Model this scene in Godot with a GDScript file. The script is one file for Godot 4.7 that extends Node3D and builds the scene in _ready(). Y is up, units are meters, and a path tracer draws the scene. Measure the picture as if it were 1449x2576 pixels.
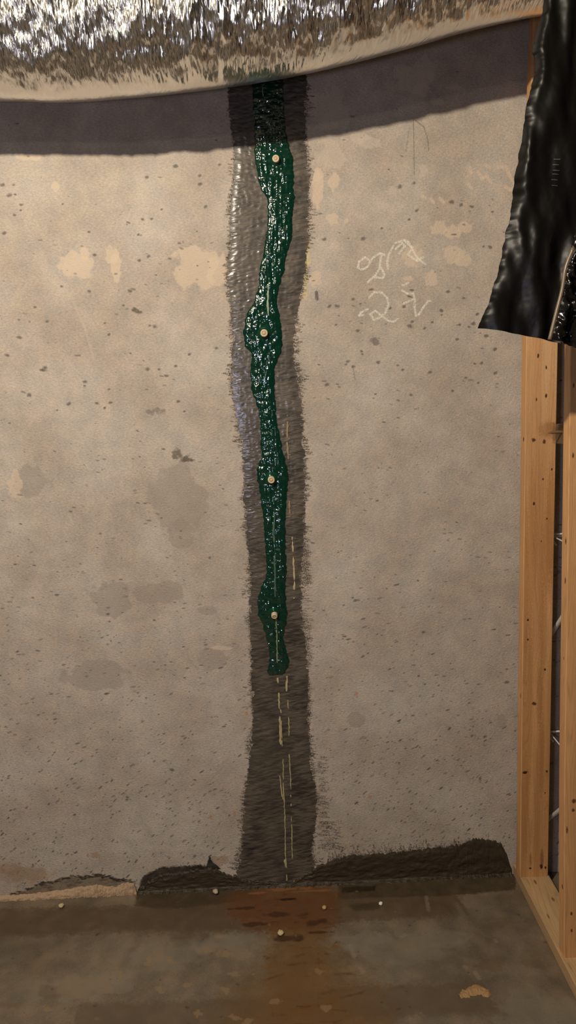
extends Node3D
# A basement corner: a concrete wall whose crack has been sealed, timber studs, foil-faced insulation, black sheet. Units are metres, the wall is z = 0, the floor y = 0.

const WALL_LEFT := -1.1
const WALL_WIDE := 2.05
const WALL_HIGH := 2.75
const ROOM_LEFT := -2.6
const ROOM_RIGHT := 2.4
const ROOM_BACK := 4.6

var rng := RandomNumberGenerator.new()
var used := {}
# the canvas that the paint functions work on
var cw := 0
var ch := 0
var cbuf := PackedByteArray()
var hbuf := PackedByteArray()
var c_origin := Vector2.ZERO
var c_scale := 1.0
var c_flip := true
var rag := PackedByteArray()


func _ready() -> void:
	rng.seed = 4711
	# ---- camera
	var cam := Camera3D.new()
	cam.name = "camera"
	cam.fov = 70.0
	cam.near = 0.02
	cam.transform = Transform3D(Basis.from_euler(Vector3(deg_to_rad(-8.82), deg_to_rad(-0.58), deg_to_rad(-2.39))), Vector3(0, 1.54, 2.135))
	add_child(cam)
	cam.current = true
	# ---- environment: a closed basement, no sky reaches it
	var env := Environment.new()
	env.background_mode = Environment.BG_COLOR
	env.background_color = Color.BLACK
	env.tonemap_mode = Environment.TONE_MAPPER_LINEAR
	env.tonemap_exposure = 1.0
	env.sdfgi_enabled = true
	env.ssao_enabled = true
	env.ssil_enabled = true
	var we := WorldEnvironment.new()
	we.name = "world"
	we.environment = env
	add_child(we)
	# ---- lamps (the tripod one is an added stand-in for an unseen cool light)
	ceiling_bulb(Vector3(-0.7, 2.61, 1.85), 4.75, "bare warm bulb in a porcelain holder under the joists, nearest the insulation")
	ceiling_bulb(Vector3(-1.1, 2.5, 2.9), 0.32, "second bare warm bulb, hanging lower and farther from the concrete wall")
	added_fill_lamp(Vector3(-0.55, 1.46, 2.35), 0.75)

	make_rag()
	setting()
	band()
	bead()
	ports()
	cove()
	ridge()
	studs()
	blanket()
	sheet()
	shelving()
	crumbs()


# ------------------------------------------------------------------ helpers
func numbered(called: String) -> String:
	var n: int = used.get(called, 0)
	used[called] = n + 1
	return called if n == 0 else "%s_%03d" % [called, n]


func tag(o: Node3D, label: String, category: String, group := "") -> void:
	o.set_meta("label", label)
	if category:
		o.set_meta("category", category)
	if group:
		o.set_meta("group", group)


func thing(called: String, label: String, category: String, at := Vector3.ZERO, group := "") -> Node3D:
	var o := Node3D.new()
	o.name = numbered(called)
	add_child(o)
	o.position = at
	tag(o, label, category, group)
	return o


func put(called: String, m: Mesh, mat: Material, parent: Node = self) -> MeshInstance3D:
	var o := MeshInstance3D.new()
	o.name = numbered(called) if parent == self else called
	o.mesh = m
	o.material_override = mat
	parent.add_child(o, true)
	return o


func struct(called: String, m: Mesh, mat: Material) -> MeshInstance3D:
	var o := put(called, m, mat)
	o.set_meta("kind", "structure")
	return o


func noise(seed_: int, freq: float, oct := 3, kind := FastNoiseLite.TYPE_SIMPLEX_SMOOTH) -> FastNoiseLite:
	var n := FastNoiseLite.new()
	n.noise_type = kind
	n.seed = seed_
	n.frequency = freq
	n.fractal_octaves = oct
	if oct <= 1:
		n.fractal_type = FastNoiseLite.FRACTAL_NONE
	return n


# a smooth grid of points; grid_uv may be empty; hint: a direction its front roughly faces
func grid(p: PackedVector3Array, nu: int, nv: int, hint: Vector3, uvs := PackedVector2Array(), close_u := false) -> ArrayMesh:
	var idx := PackedInt32Array()
	var normals := PackedVector3Array()
	normals.resize(p.size())
	var total := Vector3.ZERO
	var ustop := nu if close_u else nu - 1
	for j in nv - 1:
		for i in ustop:
			var a := j * nu + i
			var b := j * nu + (i + 1) % nu
			var c := a + nu
			var d := b + nu
			idx.append_array([a, b, c, b, d, c])
			var n := (p[c] - p[a]).cross(p[b] - p[a]) + (p[c] - p[b]).cross(p[d] - p[b])
			normals[a] += n
			normals[b] += n
			normals[c] += n
			normals[d] += n
			total += n
	var turn := total.dot(hint) < 0.0
	if hint == Vector3.ZERO:
		turn = false
	for i in normals.size():
		var n := normals[i].normalized()
		normals[i] = -n if turn else n
	if turn:
		for k in range(0, idx.size(), 3):
			var s := idx[k]
			idx[k] = idx[k + 1]
			idx[k + 1] = s
	var arr := []
	arr.resize(Mesh.ARRAY_MAX)
	arr[Mesh.ARRAY_VERTEX] = p
	arr[Mesh.ARRAY_NORMAL] = normals
	arr[Mesh.ARRAY_INDEX] = idx
	if uvs.size():
		arr[Mesh.ARRAY_TEX_UV] = uvs
	var m := ArrayMesh.new()
	m.add_surface_from_arrays(Mesh.PRIMITIVE_TRIANGLES, arr)
	return m


# a lathe about the local +y axis: profile of (radius, height) from bottom to top
func lathe(profile: Array, sides := 20) -> ArrayMesh:
	var p := PackedVector3Array()
	for q in profile:
		for i in sides:
			var a := TAU * i / sides
			p.append(Vector3(cos(a) * q.x, q.y, sin(a) * q.x))
	# outward is taken from the widest ring
	var m := grid(p, sides, profile.size(), Vector3.ZERO, PackedVector2Array(), true)
	return outward(m, Vector3(0, (profile[0].y + profile[-1].y) / 2, 0))


func outward(m: ArrayMesh, middle: Vector3) -> ArrayMesh:
	var arr := m.surface_get_arrays(0)
	var v: PackedVector3Array = arr[Mesh.ARRAY_VERTEX]
	var n: PackedVector3Array = arr[Mesh.ARRAY_NORMAL]
	var sum := 0.0
	for i in v.size():
		sum += n[i].dot(v[i] - middle)
	if sum >= 0.0:
		return m
	var idx: PackedInt32Array = arr[Mesh.ARRAY_INDEX]
	for k in range(0, idx.size(), 3):
		var s := idx[k]
		idx[k] = idx[k + 1]
		idx[k + 1] = s
	for i in n.size():
		n[i] = -n[i]
	arr[Mesh.ARRAY_NORMAL] = n
	arr[Mesh.ARRAY_INDEX] = idx
	var out := ArrayMesh.new()
	out.add_surface_from_arrays(Mesh.PRIMITIVE_TRIANGLES, arr)
	return out


# a tube along points; radius from radii (one, or one for each point); squash flattens it across z
func tube(pts: Array, radii: Array, sides := 8, squash := 1.0) -> ArrayMesh:
	var p := PackedVector3Array()
	var n := pts.size()
	for k in n:
		var along: Vector3 = (pts[mini(k + 1, n - 1)] - pts[maxi(k - 1, 0)]).normalized()
		var side := along.cross(Vector3(0, 0, 1))
		if side.length() < 0.05:
			side = along.cross(Vector3(0, 1, 0))
		side = side.normalized()
		var up := side.cross(along).normalized()
		var r: float = radii[mini(k, radii.size() - 1)]
		for s in sides:
			var a := TAU * s / sides
			var off := side * cos(a) * r + up * sin(a) * r
			off.z *= squash
			p.append(pts[k] + off)
	# end caps: a last ring drawn to the middle
	var q := PackedVector3Array()
	for s in sides:
		q.append(pts[0])
	q.append_array(p)
	for s in sides:
		q.append(pts[n - 1])
	var m := grid(q, sides, n + 2, Vector3.ZERO, PackedVector2Array(), true)
	var arr := m.surface_get_arrays(0)
	var vv: PackedVector3Array = arr[Mesh.ARRAY_VERTEX]
	var nn: PackedVector3Array = arr[Mesh.ARRAY_NORMAL]
	var sum := 0.0
	for k in n:
		for s in sides:
			var i := (k + 1) * sides + s
			sum += nn[i].dot(vv[i] - pts[k])
	if sum < 0.0:
		var idx: PackedInt32Array = arr[Mesh.ARRAY_INDEX]
		for k in range(0, idx.size(), 3):
			var t := idx[k]
			idx[k] = idx[k + 1]
			idx[k + 1] = t
		for i in nn.size():
			nn[i] = -nn[i]
		arr[Mesh.ARRAY_NORMAL] = nn
		arr[Mesh.ARRAY_INDEX] = idx
		m = ArrayMesh.new()
		m.add_surface_from_arrays(Mesh.PRIMITIVE_TRIANGLES, arr)
	return m


func box_mesh(lo: Vector3, hi: Vector3) -> ArrayMesh:
	return round_box(lo, hi, 0.0)


# a box with bevelled edges, flat shaded
func round_box(lo: Vector3, hi: Vector3, r: float) -> ArrayMesh:
	var st := SurfaceTool.new()
	st.begin(Mesh.PRIMITIVE_TRIANGLES)
	st.set_smooth_group(-1)
	var c := (lo + hi) / 2
	var h := (hi - lo) / 2
	for ax in 3:
		for s in [-1.0, 1.0]:
			var u := (ax + 1) % 3
			var v := (ax + 2) % 3
			var pts := []
			for k in [[-1, -1], [1, -1], [1, 1], [-1, 1]]:
				var q := c
				q[ax] += s * h[ax]
				q[u] += k[0] * (h[u] - r)
				q[v] += k[1] * (h[v] - r)
				pts.append(q)
			quad(st, pts, c)
	if r > 0.0:
		for ax in 3:
			var u := (ax + 1) % 3
			var v := (ax + 2) % 3
			for su in [-1.0, 1.0]:
				for sv in [-1.0, 1.0]:
					var pts := []
					for k in [[-1, 0], [1, 0], [1, 1], [-1, 1]]:
						var q := c
						q[ax] += k[0] * (h[ax] - r)
						q[u] += su * (h[u] - (r if k[1] else 0.0))
						q[v] += sv * (h[v] - (0.0 if k[1] else r))
						pts.append(q)
					quad(st, pts, c)
		for sx in [-1.0, 1.0]:
			for sy in [-1.0, 1.0]:
				for sz in [-1.0, 1.0]:
					var s := Vector3(sx, sy, sz)
					tri(st, c + s * (h - Vector3(0, r, r)), c + s * (h - Vector3(r, 0, r)), c + s * (h - Vector3(r, r, 0)), c)
	st.generate_normals()
	return st.commit()


func quad(st: SurfaceTool, p: Array, c: Vector3) -> void:
	tri(st, p[0], p[1], p[2], c)
	tri(st, p[0], p[2], p[3], c)


func tri(st: SurfaceTool, a: Vector3, b: Vector3, d: Vector3, c: Vector3) -> void:
	var n := (d - a).cross(b - a)
	if n.dot((a + b + d) / 3 - c) < 0.0:
		var s := b
		b = d
		d = s
	for q in [a, b, d]:
		st.add_vertex(q)


func plain(col: Color, rough := 0.8, metal := 0.0) -> StandardMaterial3D:
	var m := StandardMaterial3D.new()
	m.albedo_color = col
	m.roughness = rough
	m.metallic = metal
	return m


func texture_of(im: Image) -> ImageTexture:
	im.generate_mipmaps()
	return ImageTexture.create_from_image(im)


func noise_bytes(n: FastNoiseLite, w: int, h: int) -> PackedByteArray:
	return n.get_image(w, h, false, false, true).get_data()


func noise_normal(seed_: int, freq: float, w: int, h: int, oct: int, strength: float, stretch := Vector2.ONE, turn := 0.0) -> ImageTexture:
	# a bump pattern that repeats without a seam, turned into a normal map; stretch > 1 draws the pattern out
	var n := noise(seed_, freq, oct)
	var im: Image
	var b := PackedByteArray()
	b.resize(w * h)
	for y in h:
		for x in w:
			b[y * w + x] = int(clampf(seamless(n, x, y, w, h, stretch, cos(turn), sin(turn)) * 0.5 + 0.5, 0, 1) * 255)
	im = Image.create_from_data(w, h, false, Image.FORMAT_L8, b)
	im.convert(Image.FORMAT_RGBA8)
	im.bump_map_to_normal_map(strength)
	return texture_of(im)


func seamless(n: FastNoiseLite, x: int, y: int, w: int, h: int, stretch: Vector2, ca: float, sa: float) -> float:
	var tx := clampf((x - 0.75 * w) / (0.25 * w), 0, 1)
	var ty := clampf((y - 0.75 * h) / (0.25 * h), 0, 1)
	var v := n.get_noise_2d((x * ca + y * sa) / stretch.x, (y * ca - x * sa) / stretch.y)
	if tx > 0.0:
		var x2 := x - w
		v = lerpf(v, n.get_noise_2d((x2 * ca + y * sa) / stretch.x, (y * ca - x2 * sa) / stretch.y), tx)
	if ty > 0.0:
		var y2 := y - h
		var v2 := n.get_noise_2d((x * ca + y2 * sa) / stretch.x, (y2 * ca - x * sa) / stretch.y)
		if tx > 0.0:
			var x2 := x - w
			v2 = lerpf(v2, n.get_noise_2d((x2 * ca + y2 * sa) / stretch.x, (y2 * ca - x2 * sa) / stretch.y), tx)
		v = lerpf(v, v2, ty)
	return v


# ------------------------------------------------------------------ painting of stains and marks on a surface (all in the surface's own metres)
func make_rag() -> void:
	rag = noise_bytes(noise(9, 0.035, 4), 512, 512)


func ragged(x: float, y: float) -> float:
	return rag[(int(y) & 511) * 512 + (int(x) & 511)] / 255.0


func dab(px: int, py: int, col: Color, a: float) -> void:
	var k := (py * cw + px) * 3
	cbuf[k] = int(lerpf(cbuf[k], col.r8, a))
	cbuf[k + 1] = int(lerpf(cbuf[k + 1], col.g8, a))
	cbuf[k + 2] = int(lerpf(cbuf[k + 2], col.b8, a))


func to_px(p: Vector2) -> Vector2:
	var q := (p - c_origin) * c_scale
	if c_flip:
		q.y = ch - q.y
	return q


# an uneven patch with a ragged outline
func patch(at: Vector2, size: Vector2, col: Color, a := 1.0, rough := 0.5, turn := 0.0, relief := 0, edge := 0.12) -> void:
	var c := to_px(at)
	var r := size * c_scale * 0.5
	var reach := maxf(r.x, r.y) * (1.0 + rough) + 2.0
	var ca := cos(turn)
	var sa := sin(turn)
	var ph := at.x * 977.0 + at.y * 557.0
	var grain := clampf(40.0 / maxf(reach, 8.0), 0.6, 3.0)
	for y in range(maxi(0, int(c.y - reach)), mini(ch, int(c.y + reach) + 1)):
		for x in range(maxi(0, int(c.x - reach)), mini(cw, int(c.x + reach) + 1)):
			var dx := x - c.x
			var dy := y - c.y
			var u := (dx * ca + dy * sa) / r.x
			var v := (dy * ca - dx * sa) / r.y
			var d := sqrt(u * u + v * v) + (ragged(x * grain + ph, y * grain + ph * 1.7) - 0.5) * rough * 2.0
			if d < 1.0:
				var k := a * clampf((1.0 - d) / edge, 0, 1)
				dab(x, y, col, k)
				if relief:
					var i := y * cw + x
					hbuf[i] = clampi(hbuf[i] + int(relief * k), 0, 255)


# a drawn line with a broken, chalky or scratched edge
func stroke(pts: Array, wide: float, col: Color, a := 0.8, broken := 0.4) -> void:
	var r := wide * c_scale * 0.5
	for k in pts.size() - 1:
		var p := to_px(pts[k])
		var q := to_px(pts[k + 1])
		var lo := Vector2(minf(p.x, q.x), minf(p.y, q.y)) - Vector2(r + 2, r + 2)
		var hi := Vector2(maxf(p.x, q.x), maxf(p.y, q.y)) + Vector2(r + 2, r + 2)
		for y in range(maxi(0, int(lo.y)), mini(ch, int(hi.y) + 1)):
			for x in range(maxi(0, int(lo.x)), mini(cw, int(hi.x) + 1)):
				var s := Vector2(x, y)
				var t := clampf((s - p).dot(q - p) / maxf((q - p).length_squared(), 0.01), 0, 1)
				var d := s.distance_to(p.lerp(q, t)) / r
				if d < 1.3:
					var gap := ragged(x * 9.0, y * 9.0)
					dab(x, y, col, a * clampf((1.3 - d) / 0.6, 0, 1) * clampf((gap - broken * 0.75) / 0.15, 0, 1))


# a filled outline with a ragged, blotchy edge
func region(pts: Array, col: Color, a := 1.0, rough := 6.0, thin := 0.0) -> void:
	var poly := PackedVector2Array()
	var lo := Vector2(1e9, 1e9)
	var hi := -lo
	for p in pts:
		var q := to_px(p)
		poly.append(q)
		lo = lo.min(q)
		hi = hi.max(q)
	for y in range(maxi(0, int(lo.y - rough)), mini(ch, int(hi.y + rough) + 1)):
		for x in range(maxi(0, int(lo.x - rough)), mini(cw, int(hi.x + rough) + 1)):
			var k := 0.0
			for n in 4:
				var g: float = [0.7, 1.5, 3.1, 6.0][n]
				var s := Vector2(x + (ragged(x * g + n * 131, y * g) - 0.5) * 2.4 * rough, y + (ragged(x * g + 211, y * g + 87 + n * 57) - 0.5) * 2.4 * rough)
				if Geometry2D.is_point_in_polygon(s, poly):
					k += 0.25
			if k > 0.0 and thin > 0.0:
				k *= clampf((ragged(x * 2.0 + 31, y * 2.0 + 77) - thin * 0.8) / 0.2, 0, 1)
			if k > 0.0:
				dab(x, y, col, a * k * (0.75 + 0.5 * ragged(x * 0.8 + 90, y * 0.8)))


func canvas(w: int, h: int, base: Color, origin: Vector2, scale_: float, flip: bool, seed_: int, broad: float, mid: float, fine: float, grain_x := 1.0) -> void:
	cw = w
	ch = h
	c_origin = origin
	c_scale = scale_
	c_flip = flip
	cbuf = PackedByteArray()
	cbuf.resize(w * h * 3)
	hbuf = PackedByteArray()
	hbuf.resize(w * h)
	var n1 := noise_bytes(noise(seed_, 0.9 / scale_ * 4.0, 4), w, h)
	var n2 := noise_bytes(noise(seed_ + 1, 0.02, 3), w, h)
	var n3 := noise_bytes(noise(seed_ + 2, 0.22, 2), w, h)
	var n4 := noise_bytes(noise(seed_ + 3, 0.3, 2), maxi(8, int(w / grain_x)), h)
	var w4 := maxi(8, int(w / grain_x))
	var br := base.r8
	var bg := base.g8
	var bb := base.b8
	for y in h:
		for x in w:
			var i := y * w + x
			var f := 1.0 + (n1[i] - 128) * broad + (n2[i] - 128) * mid + (n3[i] - 128) * fine * 0.5 + (n4[y * w4 + mini(int(x / grain_x), w4 - 1)] - 128) * fine
			var warm := (n2[i] - n1[i]) * 0.00012
			cbuf[i * 3] = clampi(int(br * (f + warm)), 0, 255)
			cbuf[i * 3 + 1] = clampi(int(bg * f), 0, 255)
			cbuf[i * 3 + 2] = clampi(int(bb * (f - warm)), 0, 255)
			hbuf[i] = clampi(128 + int((n3[i] - 128) * 0.18 + (n4[y * w4 + mini(int(x / grain_x), w4 - 1)] - 128) * 0.12 + (n2[i] - 128) * 0.2), 0, 255)


func canvas_color() -> ImageTexture:
	return texture_of(Image.create_from_data(cw, ch, false, Image.FORMAT_RGB8, cbuf))


func canvas_height() -> ImageTexture:
	return texture_of(Image.create_from_data(cw, ch, false, Image.FORMAT_L8, hbuf))


# ------------------------------------------------------------------ lamps
func ceiling_bulb(at: Vector3, energy: float, label: String) -> void:
	var t := thing("ceiling_bulb", label, "light bulb", at)
	var cord_top := 2.75 - at.y
	put("lamp_holder", lathe([Vector2(0.0, 0.11), Vector2(0.022, 0.11), Vector2(0.026, 0.08), Vector2(0.02, 0.045), Vector2(0.0, 0.045)]), plain(Color(0.85, 0.83, 0.78), 0.3), t)
	put("cord", tube([Vector3(0, 0.1, 0), Vector3(0, cord_top, 0)], [0.004]), plain(Color(0.1, 0.1, 0.1), 0.6), t)
	var glow := plain(Color(1, 0.9, 0.7), 0.3)
	glow.emission_enabled = true
	glow.emission = Color(1.0, 0.86, 0.64)
	glow.emission_energy_multiplier = 8.0
	put("bulb", lathe([Vector2(0.0, -0.034), Vector2(0.018, -0.029), Vector2(0.03, -0.014), Vector2(0.033, 0.002), Vector2(0.027, 0.022), Vector2(0.015, 0.042), Vector2(0.013, 0.052)]), glow, t)
	var l := OmniLight3D.new()
	l.name = "glow"
	l.light_color = Color(1.0, 0.945, 0.855)
	l.light_energy = energy
	l.light_size = 0.03
	l.omni_range = 12.0
	l.omni_attenuation = 2.0
	l.shadow_enabled = true
	t.add_child(l)


func added_fill_lamp(at: Vector3, energy: float) -> void:  # added: an invented tripod lamp supplies the cool fill of an unseen source
	var t := thing("added_fill_lamp", "added cool lamp panel on a black tripod behind the viewer, standing in for an unseen source", "added lamp", Vector3(at.x, 0, at.z))
	var black := plain(Color(0.06, 0.06, 0.065), 0.5)
	put("housing", round_box(Vector3(-0.1, at.y - 0.08, 0.012), Vector3(0.1, at.y + 0.08, 0.05), 0.006), black, t)
	var glow := plain(Color(0.9, 0.92, 1.0), 0.3)
	glow.emission_enabled = true
	glow.emission = Color(0.86, 0.88, 1.0)
	glow.emission_energy_multiplier = 6.0
	put("lamp_panel", round_box(Vector3(-0.09, at.y - 0.07, 0.004), Vector3(0.09, at.y + 0.07, 0.012), 0.002), glow, t)
	put("pole", tube([Vector3(0, 0.55, 0.03), Vector3(0, at.y - 0.08, 0.03)], [0.012]), black, t)
	for k in 3:
		var a := TAU * k / 3 + 0.4
		put("leg", tube([Vector3(0, 0.75, 0.03), Vector3(cos(a) * 0.4, 0.012, 0.03 + sin(a) * 0.4)], [0.012]), black, t)
	var l := AreaLight3D.new()
	l.name = "glow"
	l.light_color = Color(0.86, 0.87, 1.0)
	l.light_energy = energy
	l.area_size = Vector2(0.18, 0.14)
	l.area_range = 12.0
	l.area_attenuation = 2.0
	l.shadow_enabled = true
	l.position = Vector3(0, at.y, 0.0)
	t.add_child(l)


# ------------------------------------------------------------------ the room
func setting() -> void:
	paint_wall()
	var conc := StandardMaterial3D.new()
	conc.albedo_texture = canvas_color()
	conc.roughness = 0.85
	conc.heightmap_enabled = true
	conc.heightmap_texture = canvas_height()
	conc.heightmap_scale = 0.45
	conc.texture_repeat = true
	# the wall: a slab whose front carries the concrete at its own size, mirrored beyond the painted piece
	var o := struct("wall_back", slab(Vector3(ROOM_LEFT, -0.12, -0.2), Vector3(ROOM_RIGHT, WALL_HIGH + 0.1, 0), 2), conc)
	o.mesh.surface_get_arrays(0)
	paint_floor()
	var flo := StandardMaterial3D.new()
	flo.albedo_texture = canvas_color()
	flo.roughness = 0.55
	flo.heightmap_enabled = true
	flo.heightmap_texture = canvas_height()
	flo.heightmap_scale = 0.2
	struct("floor", slab(Vector3(ROOM_LEFT - 0.2, -0.12, 0), Vector3(ROOM_RIGHT + 0.2, 0, ROOM_BACK + 0.2), 1), flo)
	var grey := plain(Color(0.25, 0.235, 0.22), 0.9)
	struct("wall_left", round_box(Vector3(ROOM_LEFT - 0.2, 0, -0.2), Vector3(ROOM_LEFT, WALL_HIGH, ROOM_BACK + 0.2), 0.0), grey)
	struct("wall_right", round_box(Vector3(ROOM_RIGHT, 0, -0.2), Vector3(ROOM_RIGHT + 0.2, WALL_HIGH, ROOM_BACK + 0.2), 0.0), grey)
	struct("wall_front", round_box(Vector3(ROOM_LEFT, 0, ROOM_BACK), Vector3(ROOM_RIGHT, WALL_HIGH, ROOM_BACK + 0.2), 0.0), grey)
	struct("ceiling", round_box(Vector3(ROOM_LEFT - 0.2, WALL_HIGH, 0), Vector3(ROOM_RIGHT + 0.2, WALL_HIGH + 0.1, ROOM_BACK + 0.2), 0.0), plain(Color(0.27, 0.23, 0.19), 0.85))


# a slab with texture coordinates in its own metres: up = 2 the front face z = hi.z, up = 1 the top face y = hi.y
func slab(lo: Vector3, hi: Vector3, up: int) -> ArrayMesh:
	var st := SurfaceTool.new()
	st.begin(Mesh.PRIMITIVE_TRIANGLES)
	st.set_smooth_group(-1)
	var c := (lo + hi) / 2
	var h := (hi - lo) / 2
	for ax in 3:
		for s in [-1.0, 1.0]:
			var u := (ax + 1) % 3
			var v := (ax + 2) % 3
			var pts := []
			for k in [[-1, -1], [1, -1], [1, 1], [-1, 1]]:
				var q := c
				q[ax] += s * h[ax]
				q[u] += k[0] * h[u]
				q[v] += k[1] * h[v]
				pts.append(q)
			for t in [[0, 1, 2], [0, 2, 3]]:
				var a: Vector3 = pts[t[0]]
				var b: Vector3 = pts[t[1]]
				var d: Vector3 = pts[t[2]]
				if (d - a).cross(b - a).dot(a - c) < 0.0:
					var w := b
					b = d
					d = w
				for q in [a, b, d]:
					if up == 2:
						st.set_uv(Vector2((q.x - WALL_LEFT) / WALL_WIDE, (WALL_HIGH - q.y) / WALL_HIGH))
					else:
						st.set_uv(Vector2((q.x + 1.2) / 2.4, q.z / 1.2))
					st.add_vertex(q)
	st.generate_normals()
	return st.commit()


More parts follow.
